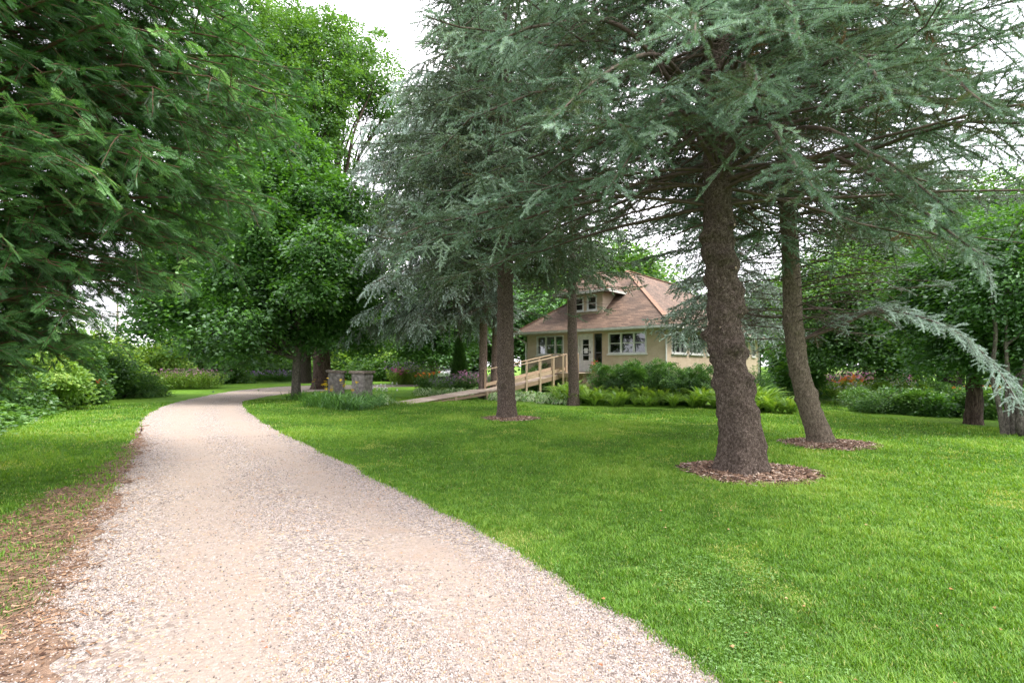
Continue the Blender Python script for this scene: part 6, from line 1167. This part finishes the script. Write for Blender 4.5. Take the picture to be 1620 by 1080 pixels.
# white cars
M['car_white'] = flat('car_white', (0.72, 0.73, 0.76), .25, .6); M['car_glass'] = flat('car_glass', (0.02, 0.025, 0.03), .08, .8); M['tyre'] = flat('tyre', (0.02, 0.02, 0.02), .8); M['lamp'] = flat('tail_lamp', (0.6, 0.12, 0.05), .3); M['alloy'] = flat('rim', (0.4, 0.4, 0.42), .35, .5, .6)
def car(px, Y, rz, label):
    b = A((px - 810) / FPX * Y, Y, 0); o = empty('parked_car', label, 'car', b, 'white cars parked behind the flower bed', rz)
    prof = [(-2.15, .35), (-2.2, .75), (-2.05, .98), (-1.9, 1.02), (-1.45, 1.42), (-.9, 1.5), (.3, 1.46), (1.0, 1.02), (1.9, .86), (2.2, .68), (2.22, .35)]
    ins = [0, 0, 0, .02, .16, .2, .2, .06, .03, .06, .06]; n = len(prof); V = []
    for s_ in (-1, 1): V += [(x, s_ * (.88 - i_), z) for (x, z), i_ in zip(prof, ins)]
    q = Acc(); q.add(V, [(k, (k + 1) % n, n + (k + 1) % n, n + k) for k in range(n)])
    for s_ in (0, 1):
        for k in range(n // 2): 
            a4 = [s_ * n + k, s_ * n + k + 1, s_ * n + n - 2 - k, s_ * n + n - 1 - k]
            if len(set(a4)) == 4: q.f.append((np.array([a4]), np.full(1, .5), 0, False))
    q.build('body', M['car_white'], o)
    q = Acc()
    for s_ in (-1, 1): q.add([(-1.75, s_ * .80, 1.03), (.85, s_ * .79, 1.03), (.28, s_ * .695, 1.40), (-.9, s_ * .69, 1.43), (-1.4, s_ * .735, 1.36)], [(0, 1, 2, 3)]); q.f.append((np.array([(q.n - 5, q.n - 2, q.n - 1)]), np.full(1, .5), 0, False))
    q.add([(-1.93, -.72, 1.06), (-1.93, .72, 1.06), (-1.52, .6, 1.42), (-1.52, -.6, 1.42)], [(0, 1, 2, 3)]); q.add([(1.0, -.72, 1.06), (1.0, .72, 1.06), (.42, .6, 1.45), (.42, -.6, 1.45)], [(0, 1, 2, 3)]); q.build('window', M['car_glass'], o)
    for x in (-1.35, 1.35):
        for s_ in (-1, 1):
            q = Acc(); q.tubes(np.array([(x, s_ * .74, .33), (x, s_ * .75, .33), (x, s_ * .9, .33), (x, s_ * .91, .33)]), np.array([.02, .33, .33, .2]), 20); w_ = q.build('wheel', M['tyre'], o); q = Acc(); q.tubes(np.array([(x, s_ * .905, .33), (x, s_ * .92, .33), (x, s_ * .925, .33)]), np.array([.2, .19, .01]), 14); q.build('rim', M['alloy'], w_)
    for s_ in (-1, 1):
        q = Acc(); q.box((-2.24, s_ * .7 - .13, .78), (-2.17, s_ * .7 + .13, .95)); q.build('tail_light', M['lamp'], o); q = Acc(); q.box((2.14, s_ * .65 - .14, .62), (2.24, s_ * .65 + .14, .74)); q.build('headlight', M['car_glass'], o)
car(743, 52, R(105), 'white car with dark windows parked beside the conical juniper'); car(706, 60, R(95), 'white car farther back, left of the conical juniper')
# potted red flowers by the door
pb = hloc(-3.75, -.7, 0); pot = empty('flower_pot', 'terracotta pot of red flowers beside the house door', 'flower pot', (pb[0], pb[1], FZ - .02)); q = Acc(); q.tubes(np.array([(0, 0, 0), (0, 0, .01), (0, 0, .25), (0, 0, .28), (0, 0, .281)]), np.array([.02, .1, .15, .17, .14]), 18); q.build('pot', flat('terracotta', (.42, .18, .1), .8), pot)
fa, ga = Acc(), Acc(); rr = np.random.default_rng(8); P = rr.normal(size=(60, 3)) * .1 + A(0, 0, .42); flower(fa, P[:26], .05, rr); ga.inst(LS, P - A(0, 0, .05), rot_from(rand_unit(60, rr), rand_unit(60, rr)), .12, rr.random(60)); fa.build('flowers', M['p_red'], pot); ga.build('foliage', M['ground_leaves'], pot)

# ------------------------------------------------------------------ small things on the ground
n = 120; r = 2.3 * (9 / 2.3) ** rng.random(n); th = rng.uniform(R(-38), R(45), n); P = np.c_[r * np.sin(th), r * np.cos(th)]; ac = Acc(); ac.inst(LM, np.c_[P, np.full(n, .03)], rot_from(rand_unit(n) * A(1, 1, .1), nrm(UP + rng.normal(size=(n, 3)) * .3)), rng.uniform(.012, .03, n), rng.random(n))
M['dry_leaf'] = leafmat('dry_leaves', [(0.0, (0.25, 0.10, 0.05)), (0.5, (0.45, 0.20, 0.08)), (1.0, (0.5, 0.36, 0.2))], .15, (1, 1, 1), .03); tag(ac.build('fallen_leaves', M['dry_leaf']), 'dry orange leaves lying on gravel and lawn', 'fallen leaves', kind='stuff')
